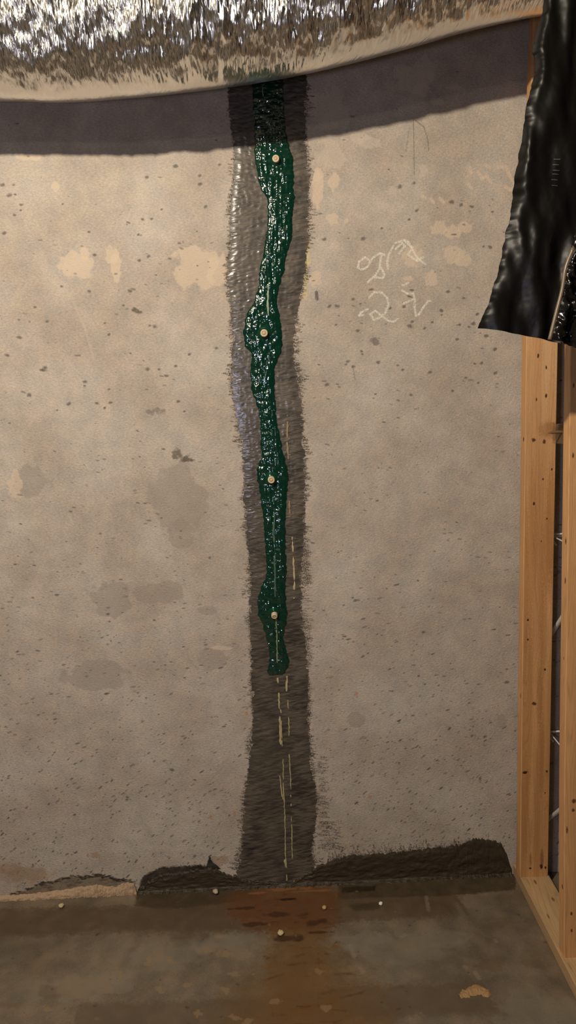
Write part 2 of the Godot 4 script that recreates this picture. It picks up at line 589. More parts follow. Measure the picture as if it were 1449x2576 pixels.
func paint_wall() -> void:
	canvas(1494, 2004, Color(0.66, 0.614, 0.563), Vector2(WALL_LEFT, 0), 728.8, true, 21, 0.0006, 0.00035, 0.0006, 2.5)
	var pale := Color(0.775, 0.70, 0.615)
	var chalk := Color(0.86, 0.84, 0.79)
	var dark := Color(0.33, 0.31, 0.29)
	var damp := Color(0.56, 0.52, 0.475)
	# damp clouds and big soft blotches with an outline
	for q in [[Vector2(-0.303, 1.262), 0.17, 0.2], [Vector2(-0.298, 1.155), 0.08, 0.1], [Vector2(-0.375, 0.982), 0.16, 0.07], [Vector2(-0.518, 0.97), 0.12, 0.12], [Vector2(-0.226, 0.764), 0.1, 0.07], [Vector2(-0.235, 0.92), 0.06, 0.03], [Vector2(-0.728, 1.333), 0.09, 0.1], [Vector2(0.204, 0.55), 0.06, 0.05], [Vector2(0.658, 0.521), 0.035, 0.05], [Vector2(-0.586, 0.73), 0.2, 0.1]]:
		patch(q[0], Vector2(q[1], q[2]), damp, 0.5, 0.3, 0.0, 0, 0.1)
	# pale parging left on the wall
	for q in [[Vector2(-0.538, 1.931), 0.095, 0.075], [Vector2(-0.515, 1.963), 0.03, 0.035], [Vector2(-0.441, 1.957), 0.04, 0.05], [Vector2(-0.431, 1.92), 0.035, 0.07], [Vector2(-0.211, 1.914), 0.125, 0.125], [Vector2(-0.15, 1.903), 0.06, 0.1], [Vector2(-0.772, 1.321), 0.045, 0.085], [Vector2(0.186, 2.125), 0.03, 0.05], [Vector2(0.139, 2.11), 0.035, 0.11], [Vector2(0.178, 2.029), 0.036, 0.03], [Vector2(0.217, 2.023), 0.014, 0.012], [Vector2(0.126, 1.871), 0.04, 0.045], [Vector2(0.398, 1.92), 0.06, 0.06], [Vector2(0.451, 1.859), 0.04, 0.045], [Vector2(0.388, 1.861), 0.03, 0.015], [Vector2(0.477, 1.995), 0.05, 0.04], [Vector2(0.516, 1.982), 0.05, 0.035], [Vector2(0.55, 1.992), 0.05, 0.03], [Vector2(0.516, 1.921), 0.075, 0.045], [Vector2(0.544, 1.904), 0.055, 0.035], [Vector2(-0.2, 0.8), 0.06, 0.014], [Vector2(0.143, 2.146), 0.03, 0.04], [Vector2(-0.649, 2.221), 0.08, 0.02], [Vector2(-0.58, 2.143), 0.022, 0.03]]:
		patch(q[0], Vector2(q[1], q[2]), pale, 0.68, 0.42, 0.1, 5, 0.16)
	# the pale mottling near the top right
	for q in [[Vector2(0.166, 2.319), 0.09, 0.12], [Vector2(0.208, 2.282), 0.09, 0.07], [Vector2(0.178, 2.196), 0.1, 0.07], [Vector2(0.416, 2.381), 0.12, 0.07], [Vector2(0.444, 2.41), 0.06, 0.06], [Vector2(0.379, 2.397), 0.05, 0.05], [Vector2(0.432, 2.355), 0.05, 0.035], [Vector2(0.524, 2.357), 0.05, 0.02], [Vector2(0.283, 2.228), 0.07, 0.03], [Vector2(0.256, 2.239), 0.06, 0.03], [Vector2(0.475, 2.323), 0.05, 0.02], [Vector2(0.312, 2.061), 0.05, 0.02], [Vector2(0.435, 2.145), 0.025, 0.045], [Vector2(0.346, 2.097), 0.03, 0.02]]:
		patch(q[0], Vector2(q[1], q[2]), Color(0.73, 0.68, 0.61), 0.55, 0.6, 0.2, 3, 0.2)
	var scuffs := [
		[Vector2(0.585, 2.138), Vector2(0.597, 2.12), Vector2(0.608, 2.127), Vector2(0.622, 2.11)], [Vector2(0.64, 2.149), Vector2(0.655, 2.148)], [Vector2(0.665, 2.146), Vector2(0.673, 2.127), Vector2(0.688, 2.101)], [Vector2(0.661, 2.097), Vector2(0.676, 2.087), Vector2(0.686, 2.093)],
		[Vector2(0.564, 2.15), Vector2(0.566, 2.135)], [Vector2(0.559, 2.107), Vector2(0.568, 2.096)], [Vector2(0.43, 2.081), Vector2(0.438, 2.075)], [Vector2(0.455, 2.072), Vector2(0.461, 2.062)], [Vector2(0.479, 2.072), Vector2(0.49, 2.061)], [Vector2(0.605, 2.156), Vector2(0.618, 2.148)]]
	for s in scuffs:
		stroke(s, 0.009, pale, 0.75, 0.35)
	# a run of yellowish paint beside the coated band
	stroke([Vector2(0.11, 1.979), Vector2(0.104, 1.915), Vector2(0.097, 1.872), Vector2(0.096, 1.824)], 0.011, Color(0.78, 0.69, 0.45), 0.6, 0.35)
	# white chalk: a nine and a hasty stroke, and below it a two and a crossed seven
	var marks := [
		[Vector2(0.279, 1.913), Vector2(0.267, 1.923), Vector2(0.25, 1.912), Vector2(0.246, 1.896), Vector2(0.256, 1.89), Vector2(0.271, 1.895), Vector2(0.279, 1.907), Vector2(0.29, 1.922), Vector2(0.309, 1.932), Vector2(0.322, 1.928)],
		[Vector2(0.313, 1.926), Vector2(0.308, 1.902), Vector2(0.308, 1.892), Vector2(0.295, 1.874), Vector2(0.273, 1.855)], [Vector2(0.289, 1.868), Vector2(0.316, 1.865), Vector2(0.32, 1.875), Vector2(0.312, 1.892)],
		[Vector2(0.347, 1.95), Vector2(0.334, 1.927), Vector2(0.329, 1.909), Vector2(0.331, 1.89)], [Vector2(0.351, 1.958), Vector2(0.378, 1.965), Vector2(0.389, 1.961), Vector2(0.401, 1.938), Vector2(0.415, 1.914), Vector2(0.437, 1.898)],
		[Vector2(0.353, 1.942), Vector2(0.372, 1.957), Vector2(0.38, 1.949), Vector2(0.363, 1.93)], [Vector2(0.38, 1.961), Vector2(0.401, 1.944), Vector2(0.388, 1.925), Vector2(0.413, 1.908), Vector2(0.43, 1.917)],
		[Vector2(0.277, 1.814), Vector2(0.29, 1.827), Vector2(0.311, 1.826), Vector2(0.327, 1.81), Vector2(0.33, 1.792), Vector2(0.322, 1.77), Vector2(0.31, 1.761), Vector2(0.293, 1.776), Vector2(0.278, 1.767), Vector2(0.287, 1.752), Vector2(0.305, 1.757)],
		[Vector2(0.31, 1.762), Vector2(0.33, 1.747), Vector2(0.344, 1.744), Vector2(0.356, 1.751)], [Vector2(0.271, 1.782), Vector2(0.251, 1.773), Vector2(0.246, 1.765), Vector2(0.258, 1.766)],
		[Vector2(0.371, 1.843), Vector2(0.387, 1.849)], [Vector2(0.37, 1.829), Vector2(0.384, 1.82), Vector2(0.401, 1.819), Vector2(0.406, 1.803), Vector2(0.404, 1.783), Vector2(0.408, 1.759)],
		[Vector2(0.373, 1.793), Vector2(0.403, 1.804)], [Vector2(0.408, 1.758), Vector2(0.417, 1.762), Vector2(0.429, 1.78), Vector2(0.445, 1.799), Vector2(0.451, 1.796)]]
	for s in marks:
		stroke(s, 0.0058, chalk, 0.78, 0.42)
	# pencil lines under the insulation
	var pencil := Color(0.36, 0.34, 0.31)
	stroke([Vector2(0.409, 2.28), Vector2(0.409, 2.136)], 0.0024, pencil, 0.6, 0.3)
	stroke([Vector2(0.411, 2.28), Vector2(0.437, 2.259), Vector2(0.447, 2.228), Vector2(0.45, 2.197)], 0.003, pencil, 0.55, 0.35)
	stroke([Vector2(0.398, 2.26), Vector2(0.386, 2.199)], 0.002, pencil, 0.4, 0.4)
	stroke([Vector2(0.224, 1.625), Vector2(0.23, 1.586)], 0.003, pencil, 0.4, 0.4)
	stroke([Vector2(0.127, 1.833), Vector2(0.128, 1.815)], 0.009, dark, 0.8, 0.2)
	stroke([Vector2(-0.566, 1.855), Vector2(-0.53, 1.755), Vector2(-0.514, 1.677)], 0.008, Color(0.71, 0.65, 0.58), 0.5, 0.35)
	stroke([Vector2(-0.692, 0.892), Vector2(-0.698, 0.824)], 0.008, Color(0.7, 0.65, 0.55), 0.4, 0.35)
	stroke([Vector2(0.2, 1.054), Vector2(0.23, 1.06)], 0.006, pale, 0.6, 0.3)
	stroke([Vector2(0.106, 1.089), Vector2(0.119, 1.046), Vector2(0.122, 1.015), Vector2(0.14, 1.02)], 0.01, Color(0.7, 0.66, 0.6), 0.5, 0.4)
	stroke([Vector2(0.118, 0.356), Vector2(0.141, 0.281)], 0.007, Color(0.7, 0.66, 0.58), 0.5, 0.35)
	# bug holes of the size one can point at
	for q in [Vector2(-0.499, 2.02), Vector2(-0.565, 2.096), Vector2(-0.701, 2.072), Vector2(-0.323, 2.048), Vector2(-0.348, 2.047), Vector2(-0.248, 2.183), Vector2(-0.184, 2.156), Vector2(-0.185, 2.134), Vector2(-0.391, 1.805), Vector2(-0.373, 1.798), Vector2(-0.348, 1.76), Vector2(-0.334, 1.757), Vector2(-0.475, 1.772), Vector2(-0.466, 1.74), Vector2(-0.163, 1.691), Vector2(-0.655, 1.656), Vector2(-0.658, 1.649), Vector2(-0.544, 1.612), Vector2(-0.547, 1.6), Vector2(-0.478, 1.587), Vector2(-0.494, 1.535), Vector2(-0.282, 1.545), Vector2(-0.265, 1.516), Vector2(-0.397, 1.857), Vector2(-0.512, 1.861), Vector2(-0.418, 1.819), Vector2(-0.587, 1.877), Vector2(-0.488, 1.958), Vector2(-0.365, 1.939), Vector2(-0.339, 1.948), Vector2(-0.733, 2.025), Vector2(-0.725, 2.152), Vector2(-0.695, 2.151), Vector2(-0.693, 2.126), Vector2(-0.719, 1.743), Vector2(-0.709, 2.124), Vector2(-0.679, 2.098), Vector2(-0.682, 2.084), Vector2(-0.668, 1.823), Vector2(-0.637, 1.783), Vector2(-0.759, 1.695), Vector2(-0.707, 1.581), Vector2(-0.596, 1.551), Vector2(-0.631, 1.534), Vector2(-0.665, 1.649), Vector2(-0.409, 1.686), Vector2(-0.241, 1.676), Vector2(-0.363, 1.639), Vector2(-0.331, 1.638), Vector2(-0.283, 1.645), Vector2(-0.516, 1.55), Vector2(-0.476, 1.549), Vector2(-0.311, 1.619), Vector2(-0.294, 2.072), Vector2(-0.171, 2.075), Vector2(-0.2, 2.01), Vector2(-0.363, 2.008), Vector2(-0.128, 2.183), Vector2(-0.329, 2.157), Vector2(0.626, 2.031), Vector2(0.539, 2.053), Vector2(0.512, 2.061), Vector2(0.568, 2.047), Vector2(0.619, 1.937), Vector2(0.601, 1.939), Vector2(0.264, 1.973), Vector2(0.481, 1.769), Vector2(0.481, 1.757), Vector2(0.455, 1.738), Vector2(0.397, 1.742), Vector2(0.391, 1.73), Vector2(0.335, 1.781), Vector2(0.374, 1.785), Vector2(0.251, 1.797), Vector2(0.231, 1.81), Vector2(0.18, 1.742), Vector2(0.241, 1.723), Vector2(0.559, 1.721), Vector2(0.572, 1.729), Vector2(0.25, 1.665), Vector2(0.252, 1.657), Vector2(0.211, 1.638), Vector2(0.204, 1.63), Vector2(0.354, 1.621), Vector2(0.368, 1.608), Vector2(0.446, 1.598), Vector2(0.633, 1.655), Vector2(0.636, 1.588), Vector2(0.5, 1.82), Vector2(0.544, 1.801), Vector2(0.533, 1.728), Vector2(0.163, 1.794), Vector2(0.184, 1.793), Vector2(0.149, 1.575), Vector2(0.586, 1.562), Vector2(0.511, 1.542), Vector2(0.55, 1.578), Vector2(0.576, 1.617), Vector2(0.595, 1.618), Vector2(0.408, 2.115), Vector2(0.369, 2.107), Vector2(0.393, 2.02), Vector2(0.415, 2.043), Vector2(0.315, 1.999), Vector2(0.154, 1.975), Vector2(0.298, 1.632), Vector2(0.226, 1.623), Vector2(0.584, 1.755), Vector2(0.608, 1.694), Vector2(0.391, 1.536), Vector2(0.288, 1.542), Vector2(0.525, 1.688), Vector2(0.432, 1.722), Vector2(0.036, 1.543), Vector2(-0.218, 1.082), Vector2(-0.373, 0.412), Vector2(-0.304, 0.375), Vector2(-0.522, 0.319), Vector2(-0.519, 0.328), Vector2(-0.534, 0.922), Vector2(-0.395, 0.897), Vector2(-0.53, 0.899), Vector2(0.673, 0.65), Vector2(0.556, 0.588), Vector2(0.606, 0.475), Vector2(0.418, 0.822)]:
		var r := 0.006 + rng.randf() * 0.007
		patch(q, Vector2(r * 1.5, r), dark, 0.7, 0.35, rng.randf_range(-0.5, 0.3), -18, 0.6)
	patch(Vector2(-0.384, 1.803), Vector2(0.028, 0.014), Color(0.36, 0.33, 0.27), 0.75, 0.4, 0.4, -20, 0.3)
	patch(Vector2(-0.289, 1.392), Vector2(0.06, 0.03), Color(0.38, 0.35, 0.31), 0.8, 0.8, 0.5, 0, 0.4)
	patch(Vector2(-0.267, 1.377), Vector2(0.035, 0.02), Color(0.36, 0.33, 0.29), 0.85, 0.7, 0.2, 0, 0.4)
	patch(Vector2(-0.344, 1.519), Vector2(0.05, 0.022), Color(0.45, 0.42, 0.38), 0.7, 0.8, 0.1, 0, 0.4)
	patch(Vector2(0.292, 1.689), Vector2(0.04, 0.02), Color(0.42, 0.39, 0.36), 0.7, 0.7, 0.3, 0, 0.4)
	# countless smaller ones, closer together towards the floor and drawn out along the trowelling
	var crowd := noise(77, 2.2, 2)
	for k in 14000:
		var p := Vector2(WALL_LEFT + rng.randf() * WALL_WIDE, rng.randf() * 2.4)
		var thick := 0.12 + 0.6 * clampf((1.2 - p.y) / 1.0, 0, 1) + 0.14 * clampf((1.7 - p.y) / 0.5, 0, 1) + crowd.get_noise_2d(p.x * 2.0, p.y * 2.0) * 0.45
		if p.y > 2.05:
			thick *= 0.4
		if rng.randf() > thick:
			continue
		var r := 0.0016 + pow(rng.randf(), 3.0) * 0.0055
		var slant := 0.12 if p.y > 1.1 else lerpf(-0.85, 0.12, p.y / 1.1)
		patch(p, Vector2(r * rng.randf_range(1.6, 3.4), r * 1.05), dark if rng.randf() < 0.6 else Color(0.45, 0.42, 0.385), rng.randf_range(0.3, 0.75) + 0.2 * clampf(1.0 - p.y, 0, 1), 0.25, slant + rng.randf_range(-0.25, 0.25), -14, 0.5)
	for k in 260:
		var p := Vector2(WALL_LEFT + rng.randf() * WALL_WIDE, rng.randf() * 2.5)
		patch(p, Vector2(0.0022, 0.0016), Color(0.82, 0.79, 0.72), 0.6, 0.3)
	for q in [Vector2(0.207, 0.634), Vector2(0.241, 0.29), Vector2(-0.132, 0.586), Vector2(-0.262, 0.248), Vector2(-0.189, 0.257)]:
		patch(q, Vector2(0.011, 0.014), Color(0.68, 0.47, 0.33), 0.6, 0.6)
	# brown dirt and dark rub marks low on the left
	for q in [[Vector2(-0.866, 0.08), 0.22, 0.06], [Vector2(-0.914, 0.103), 0.08, 0.05], [Vector2(-0.239, 0.096), 0.07, 0.04], [Vector2(-0.634, 0.137), 0.05, 0.02]]:
		patch(q[0], Vector2(q[1], q[2]), Color(0.56, 0.44, 0.33), 0.45, 0.7, 0.0, 0, 0.4)
	region([Vector2(-0.899, 0.001), Vector2(-0.845, 0.034), Vector2(-0.805, 0.049), Vector2(-0.728, 0.062), Vector2(-0.633, 0.065), Vector2(-0.578, 0.051), Vector2(-0.518, 0.034), Vector2(-0.518, -0.001), Vector2(-0.697, -0.015)], Color(0.42, 0.375, 0.31), 0.8, 4)
	var crack := [Vector2(-0.911, 0.007), Vector2(-0.858, 0.03), Vector2(-0.818, 0.047), Vector2(-0.78, 0.052), Vector2(-0.728, 0.062), Vector2(-0.684, 0.061), Vector2(-0.633, 0.066), Vector2(-0.602, 0.059), Vector2(-0.565, 0.046), Vector2(-0.52, 0.038)]
	for k in 190:
		var f := rng.randf() * (crack.size() - 1)
		var c: Vector2 = (crack[int(f)] as Vector2).lerp(crack[int(f) + 1], f - int(f))
		c.y += (ragged(c.x * 2600.0, 40.0) - 0.5) * 0.022 + rng.randfn(0.0, 0.0018)
		patch(c, Vector2(rng.randf_range(0.006, 0.022), rng.randf_range(0.003, 0.008)), Color(0.17, 0.135, 0.095), rng.randf_range(0.3, 0.8), 0.6, rng.randf_range(-0.3, 0.3), 0, 0.5)
	for k in 130:
		var f := rng.randf() * (crack.size() - 1)
		var c: Vector2 = (crack[int(f)] as Vector2).lerp(crack[int(f) + 1], f - int(f))
		c.y = lerpf(c.y, 0.012, rng.randf())
		patch(c, Vector2(rng.randf_range(0.008, 0.04), rng.randf_range(0.004, 0.01)), Color(0.3, 0.25, 0.18) if k % 2 else Color(0.5, 0.45, 0.38), rng.randf_range(0.2, 0.5), 0.8, 0.0, 0, 0.5)
	# brushed fringe: thin smears of the coating beside the band and over the cove
	var smear := Color(0.27, 0.235, 0.195)
	var band_rows_kept := band_rows()
	for k in 5200:
		var y := rng.randf_range(0.06, 2.38)
		var e := edges_at(band_rows_kept, y)
		var left := rng.randf() < 0.5
		var thick := 0.5 + crowd.get_noise_2d(7.0 if left else 31.0, y * 4.0)
		var off := absf(rng.randfn(0.0, 0.012 * thick)) - 0.005
		var x := e.x - off if left else e.y + off
		var long := rng.randf_range(0.003, 0.014)
		stroke([Vector2(x - long * 0.5, y + rng.randf_range(-0.001, 0.003)), Vector2(x + long * 0.5, y)], rng.randf_range(0.0018, 0.0036), smear if k % 3 else Color(0.16, 0.14, 0.115), rng.randf_range(0.25, 0.75), 0.45)
	# the wider pass of the brush right of the band
	for q in [[1330, 1620, 770, 790], [1350, 1440, 770, 792], [1900, 2120, 795, 815], [2080, 2160, 790, 850]]:
		var a := wall_mark(q[0])
		for k in 150:
			var f := rng.randf()
			var y := lerpf(a, wall_mark(q[1]), f)
			var x := (rng.randf_range(q[2], q[3]) - 724.0) / 861.0
			stroke([Vector2(x - 0.008, y), Vector2(x + 0.008, y - 0.002)], 0.002, smear, 0.5, 0.5)
	for k in 900:
		var x := rng.randf_range(0.1, 0.62)
		var clump := 0.4 + 1.1 * ragged(x * 900.0, 300.0)
		var y := 0.08 + (x - 0.12) * 0.06 + absf(rng.randfn(0, 0.016 * clump)) - 0.012
		stroke([Vector2(x, y), Vector2(x + rng.randf_range(-0.006, 0.004), y + rng.randf_range(0.003, 0.014))], rng.randf_range(0.0015, 0.0045), smear if k % 3 else Color(0.17, 0.145, 0.11), rng.randf_range(0.2, 0.7), 0.5)
	region([Vector2(-0.504, 0.019), Vector2(-0.491, 0.053), Vector2(-0.436, 0.082), Vector2(-0.385, 0.083), Vector2(-0.309, 0.084), Vector2(-0.272, 0.079), Vector2(-0.26, 0.055), Vector2(-0.388, 0.046), Vector2(-0.441, 0.009)], Color(0.15, 0.125, 0.09), 0.92, 5)
	region([Vector2(-0.29, 0.064), Vector2(-0.275, 0.115), Vector2(-0.266, 0.093), Vector2(-0.239, 0.066)], Color(0.12, 0.1, 0.075), 0.95, 2)


# height on the wall for a row of the survey (2.614 m down to the floor over 2230 steps)
func wall_mark(row: float) -> float:
	return 2.595 - row * 0.001055 - row * row * 4.3e-8


func paint_floor() -> void:
	canvas(1536, 768, Color(0.41, 0.365, 0.30), Vector2(-1.2, 0), 640.0, false, 51, 0.0012, 0.0009, 0.0006, 1.5)
	var damp := Color(0.29, 0.225, 0.15)
	var rust := Color(0.365, 0.225, 0.105)
	var ochre := Color(0.395, 0.27, 0.115)
	var light := Color(0.475, 0.45, 0.395)
	# dried pale patches
	for q in [[Vector2(0.296, 0.303), 0.36, 0.13], [Vector2(0.167, 0.264), 0.18, 0.09], [Vector2(0.428, 0.266), 0.18, 0.08], [Vector2(-0.365, 0.274), 0.3, 0.12], [Vector2(-0.221, 0.238), 0.2, 0.1], [Vector2(-0.575, 0.375), 0.3, 0.1], [Vector2(0.579, 0.546), 0.3, 0.2]]:
		patch(q[0], Vector2(q[1], q[2]), light, 0.45, 0.55, 0.0, 0, 0.3)
	for k in 110:
		patch(Vector2(rng.randf_range(-1.1, 1.0), rng.randf_range(0.05, 0.7)), Vector2(rng.randf_range(0.03, 0.16), rng.randf_range(0.02, 0.07)), [Color(0.36, 0.34, 0.28), Color(0.33, 0.26, 0.18), Color(0.47, 0.41, 0.33), Color(0.38, 0.36, 0.32)][k % 4], rng.randf_range(0.15, 0.4), 0.9, rng.randf_range(-0.4, 0.4), 0, 0.5)
	# damp strip along the wall and a rectangle that a board left
	region([Vector2(-1.034, 0.039), Vector2(-0.555, 0.064), Vector2(-0.184, 0.057), Vector2(0.088, 0.077), Vector2(0.312, 0.071), Vector2(0.508, 0.085), Vector2(0.46, 0.179), Vector2(0.176, 0.181), Vector2(0.092, 0.195), Vector2(-0.177, 0.201), Vector2(-0.531, 0.177), Vector2(-0.98, 0.171)], damp, 0.62, 14)
	region([Vector2(-0.581, 0.433), Vector2(-0.165, 0.446), Vector2(0.149, 0.42), Vector2(0.479, 0.43), Vector2(0.492, 0.527), Vector2(0.138, 0.52), Vector2(-0.111, 0.54), Vector2(-0.577, 0.524)], Color(0.325, 0.265, 0.2), 0.6, 10)
	# thin wash of the coating over the foot of the floor
	var wash := Color(0.235, 0.195, 0.125)
	region([Vector2(-0.525, -0.038), Vector2(-0.137, -0.029), Vector2(-0.128, 0.062), Vector2(-0.269, 0.077), Vector2(-0.355, 0.085), Vector2(-0.429, 0.08), Vector2(-0.506, 0.064)], wash, 0.85, 6)
	region([Vector2(0.133, -0.009), Vector2(0.711, -0.015), Vector2(0.679, 0.075), Vector2(0.545, 0.084), Vector2(0.433, 0.087), Vector2(0.31, 0.082), Vector2(0.125, 0.08)], wash, 0.8, 5)
	region([Vector2(0.143, 0.025), Vector2(0.25, 0.025), Vector2(0.247, 0.048), Vector2(0.14, 0.051)], Color(0.13, 0.09, 0.05), 0.8, 4)
	region([Vector2(0.16, 0.106), Vector2(0.252, 0.103), Vector2(0.248, 0.131), Vector2(0.169, 0.136)], wash, 0.8, 6)
	# rust washed out of the crack
	region([Vector2(-0.236, 0.031), Vector2(-0.085, -0.011), Vector2(0.017, -0.004), Vector2(0.142, 0.036), Vector2(0.115, 0.129), Vector2(0.097, 0.212), Vector2(0.009, 0.225), Vector2(-0.13, 0.196), Vector2(-0.217, 0.123)], rust, 0.8, 26)
	region([Vector2(-0.072, 0.184), Vector2(0.081, 0.194), Vector2(0.066, 0.332), Vector2(0.096, 0.43), Vector2(0.133, 0.566), Vector2(-0.12, 0.551), Vector2(-0.103, 0.431), Vector2(-0.072, 0.323)], ochre, 0.55, 34)
	region([Vector2(-0.208, 0.424), Vector2(-0.06, 0.264), Vector2(0.098, 0.275), Vector2(0.208, 0.45), Vector2(0.235, 0.595), Vector2(-0.217, 0.568)], ochre, 0.35, 40)
	for q in [[Vector2(-0.06, 0.134), 0.14, 0.03], [Vector2(-0.131, 0.171), 0.1, 0.02], [Vector2(0.046, 0.175), 0.1, 0.03], [Vector2(-0.037, 0.235), 0.1, 0.03], [Vector2(-0.182, 0.099), 0.1, 0.015], [Vector2(0.056, 0.217), 0.08, 0.012]]:
		patch(q[0], Vector2(q[1], q[2]), Color(0.2, 0.11, 0.04), 0.7, 0.7, 0.0, 0, 0.4)
	for k in 90:
		var p := Vector2(rng.randf_range(-0.16, 0.09), rng.randf_range(0.0, 0.56))
		p.x += p.y * 0.12
		patch(p, Vector2(rng.randf_range(0.008, 0.07), rng.randf_range(0.004, 0.016)), [Color(0.23, 0.125, 0.045), Color(0.42, 0.26, 0.1), Color(0.3, 0.19, 0.09)][k % 3], rng.randf_range(0.2, 0.5), 0.8, rng.randf_range(-0.3, 0.3), 0, 0.7)
	for q in [[Vector2(-0.262, 0.263), 0.09, 0.045], [Vector2(-0.218, 0.284), 0.05, 0.03], [Vector2(-0.399, 0.272), 0.08, 0.05], [Vector2(-0.615, 0.386), 0.12, 0.06], [Vector2(-0.553, 0.376), 0.1, 0.05]]:
		patch(q[0], Vector2(q[1], q[2]), Color(0.5, 0.43, 0.345), 0.5, 0.8, 0.2, 0, 0.4)
	patch(Vector2(-0.032, 0.068), Vector2(0.07, 0.014), Color(0.1, 0.06, 0.03), 0.9, 0.4, 0.0, 0, 0.4)
	for q in [[Vector2(-0.028, 0.02), 0.15, 0.022], [Vector2(0.054, 0.034), 0.16, 0.014], [Vector2(-0.123, 0.032), 0.1, 0.012]]:
		patch(q[0], Vector2(q[1], q[2]), Color(0.5, 0.345, 0.21), 0.75, 0.6, 0.0, 0, 0.4)
	# specks
	for q in [Vector2(-0.264, 0.266), Vector2(-0.206, 0.285), Vector2(-0.203, 0.409), Vector2(-0.071, 0.458), Vector2(-0.379, 0.4), Vector2(-0.232, 0.215), Vector2(-0.306, 0.389), Vector2(-0.425, 0.285), Vector2(-0.426, 0.307), Vector2(-0.497, 0.338), Vector2(-0.662, 0.441), Vector2(-0.269, 0.483), Vector2(-0.141, 0.513), Vector2(-0.172, 0.501), Vector2(-0.185, 0.358), Vector2(-0.36, 0.304), Vector2(0.061, 0.485), Vector2(0.047, 0.366)]:
		patch(q, Vector2(0.03, 0.022), Color(0.52, 0.43, 0.32), 0.6, 0.8, rng.randf(), 0, 0.3)
	for q in [[Vector2(0.143, 0.275), Vector2(0.15, 0.316)], [Vector2(0.287, 0.256), Vector2(0.305, 0.242)], [Vector2(0.161, 0.359), Vector2(0.167, 0.374)], [Vector2(0.444, 0.373), Vector2(0.447, 0.376)], [Vector2(0.398, 0.087), Vector2(0.392, 0.148)], [Vector2(0.554, 0.282), Vector2(0.556, 0.287)], [Vector2(0.223, 0.228), Vector2(0.233, 0.237)], [Vector2(0.467, 0.394), Vector2(0.472, 0.414)]]:
		stroke(q, 0.012, Color(0.52, 0.475, 0.4), 0.6, 0.35)
	stroke([Vector2(0.477, 0.083), Vector2(0.496, 0.13), Vector2(0.503, 0.173)], 0.012, Color(0.33, 0.27, 0.19), 0.7, 0.4)
	for k in 900:
		var p := Vector2(rng.randf_range(-1.2, 1.2), rng.randf() * 0.9)
		var r := 0.002 + pow(rng.randf(), 4.0) * 0.009
		patch(p, Vector2(r * 1.5, r), [Color(0.2, 0.16, 0.11), Color(0.5, 0.43, 0.34), Color(0.33, 0.23, 0.12)][rng.randi() % 3], rng.randf_range(0.3, 0.6), 0.5, rng.randf() * 3.0, 0, 0.5)


# ------------------------------------------------------------------ what was put over the crack
# rows of (height, left edge, right edge)
func band_rows() -> Array:
	return [Vector3(2.444, -0.088, 0.123), Vector3(2.379, -0.09, 0.119), Vector3(2.294, -0.09, 0.111), Vector3(2.192, -0.083, 0.114), Vector3(2.088, -0.099, 0.115), Vector3(1.983, -0.109, 0.108), Vector3(1.877, -0.121, 0.094), Vector3(1.79, -0.115, 0.072), Vector3(1.713, -0.112, 0.06), Vector3(1.658, -0.119, 0.055), Vector3(1.602, -0.125, 0.065), Vector3(1.545, -0.121, 0.069), Vector3(1.454, -0.108, 0.073), Vector3(1.372, -0.101, 0.075), Vector3(1.255, -0.105, 0.074), Vector3(1.136, -0.102, 0.065), Vector3(1.015, -0.099, 0.05), Vector3(0.892, -0.107, 0.048), Vector3(0.83, -0.105, 0.055), Vector3(0.703, -0.11, 0.062), Vector3(0.574, -0.112, 0.059), Vector3(0.444, -0.129, 0.057), Vector3(0.377, -0.137, 0.062), Vector3(0.311, -0.153, 0.073), Vector3(0.243, -0.157, 0.07), Vector3(0.175, -0.165, 0.061), Vector3(0.107, -0.175, 0.049), Vector3(0.017, -0.199, 0.068)]


func bead_rows() -> Array:
	return [Vector3(2.444, -0.027, 0.059), Vector3(2.379, -0.029, 0.056), Vector3(2.294, -0.025, 0.057), Vector3(2.243, -0.027, 0.061), Vector3(2.191, -0.029, 0.075), Vector3(2.14, -0.022, 0.077), Vector3(2.114, -0.016, 0.074), Vector3(2.087, 0, 0.077), Vector3(2.035, 0.001, 0.068), Vector3(1.982, -0.009, 0.064), Vector3(1.94, -0.018, 0.049), Vector3(1.897, -0.03, 0.039), Vector3(1.855, -0.035, 0.025), Vector3(1.812, -0.049, 0.014), Vector3(1.779, -0.073, 0.02), Vector3(1.735, -0.084, 0.025), Vector3(1.691, -0.079, 0.026), Vector3(1.669, -0.062, 0.018), Vector3(1.624, -0.069, 0), Vector3(1.568, -0.069, -0.003), Vector3(1.523, -0.054, -0.001), Vector3(1.477, -0.047, -0.001), Vector3(1.431, -0.05, 0.007), Vector3(1.373, -0.049, 0.016), Vector3(1.338, -0.066, 0.025), Vector3(1.308, -0.063, 0.027), Vector3(1.256, -0.058, 0.019), Vector3(1.208, -0.051, 0.015), Vector3(1.136, -0.05, 0.01), Vector3(1.076, -0.05, 0.01), Vector3(1.027, -0.049, 0.01), Vector3(0.991, -0.064, 0.006), Vector3(0.955, -0.08, 0.003), Vector3(0.899, -0.082, 0.006), Vector3(0.868, -0.07, 0.002), Vector3(0.83, -0.06, -0.009), Vector3(0.779, -0.052, -0.002), Vector3(0.748, -0.054, 0.009), Vector3(0.716, -0.062, -0.007), Vector3(0.707, -0.058, -0.014)]


func edges_at(rows: Array, y: float) -> Vector2:
	for k in rows.size() - 1:
		if y <= rows[k].x and y >= rows[k + 1].x:
			var t: float = (rows[k].x - y) / maxf(rows[k].x - rows[k + 1].x, 1e-6)
			return Vector2(lerpf(rows[k].y, rows[k + 1].y, t), lerpf(rows[k].z, rows[k + 1].z, t))
	var e: Vector3 = rows[0] if y > rows[0].x else rows[-1]
	return Vector2(e.y, e.z)


var lump_a := noise(7, 60.0, 3)
var ridge_a := noise(8, 190.0, 2)


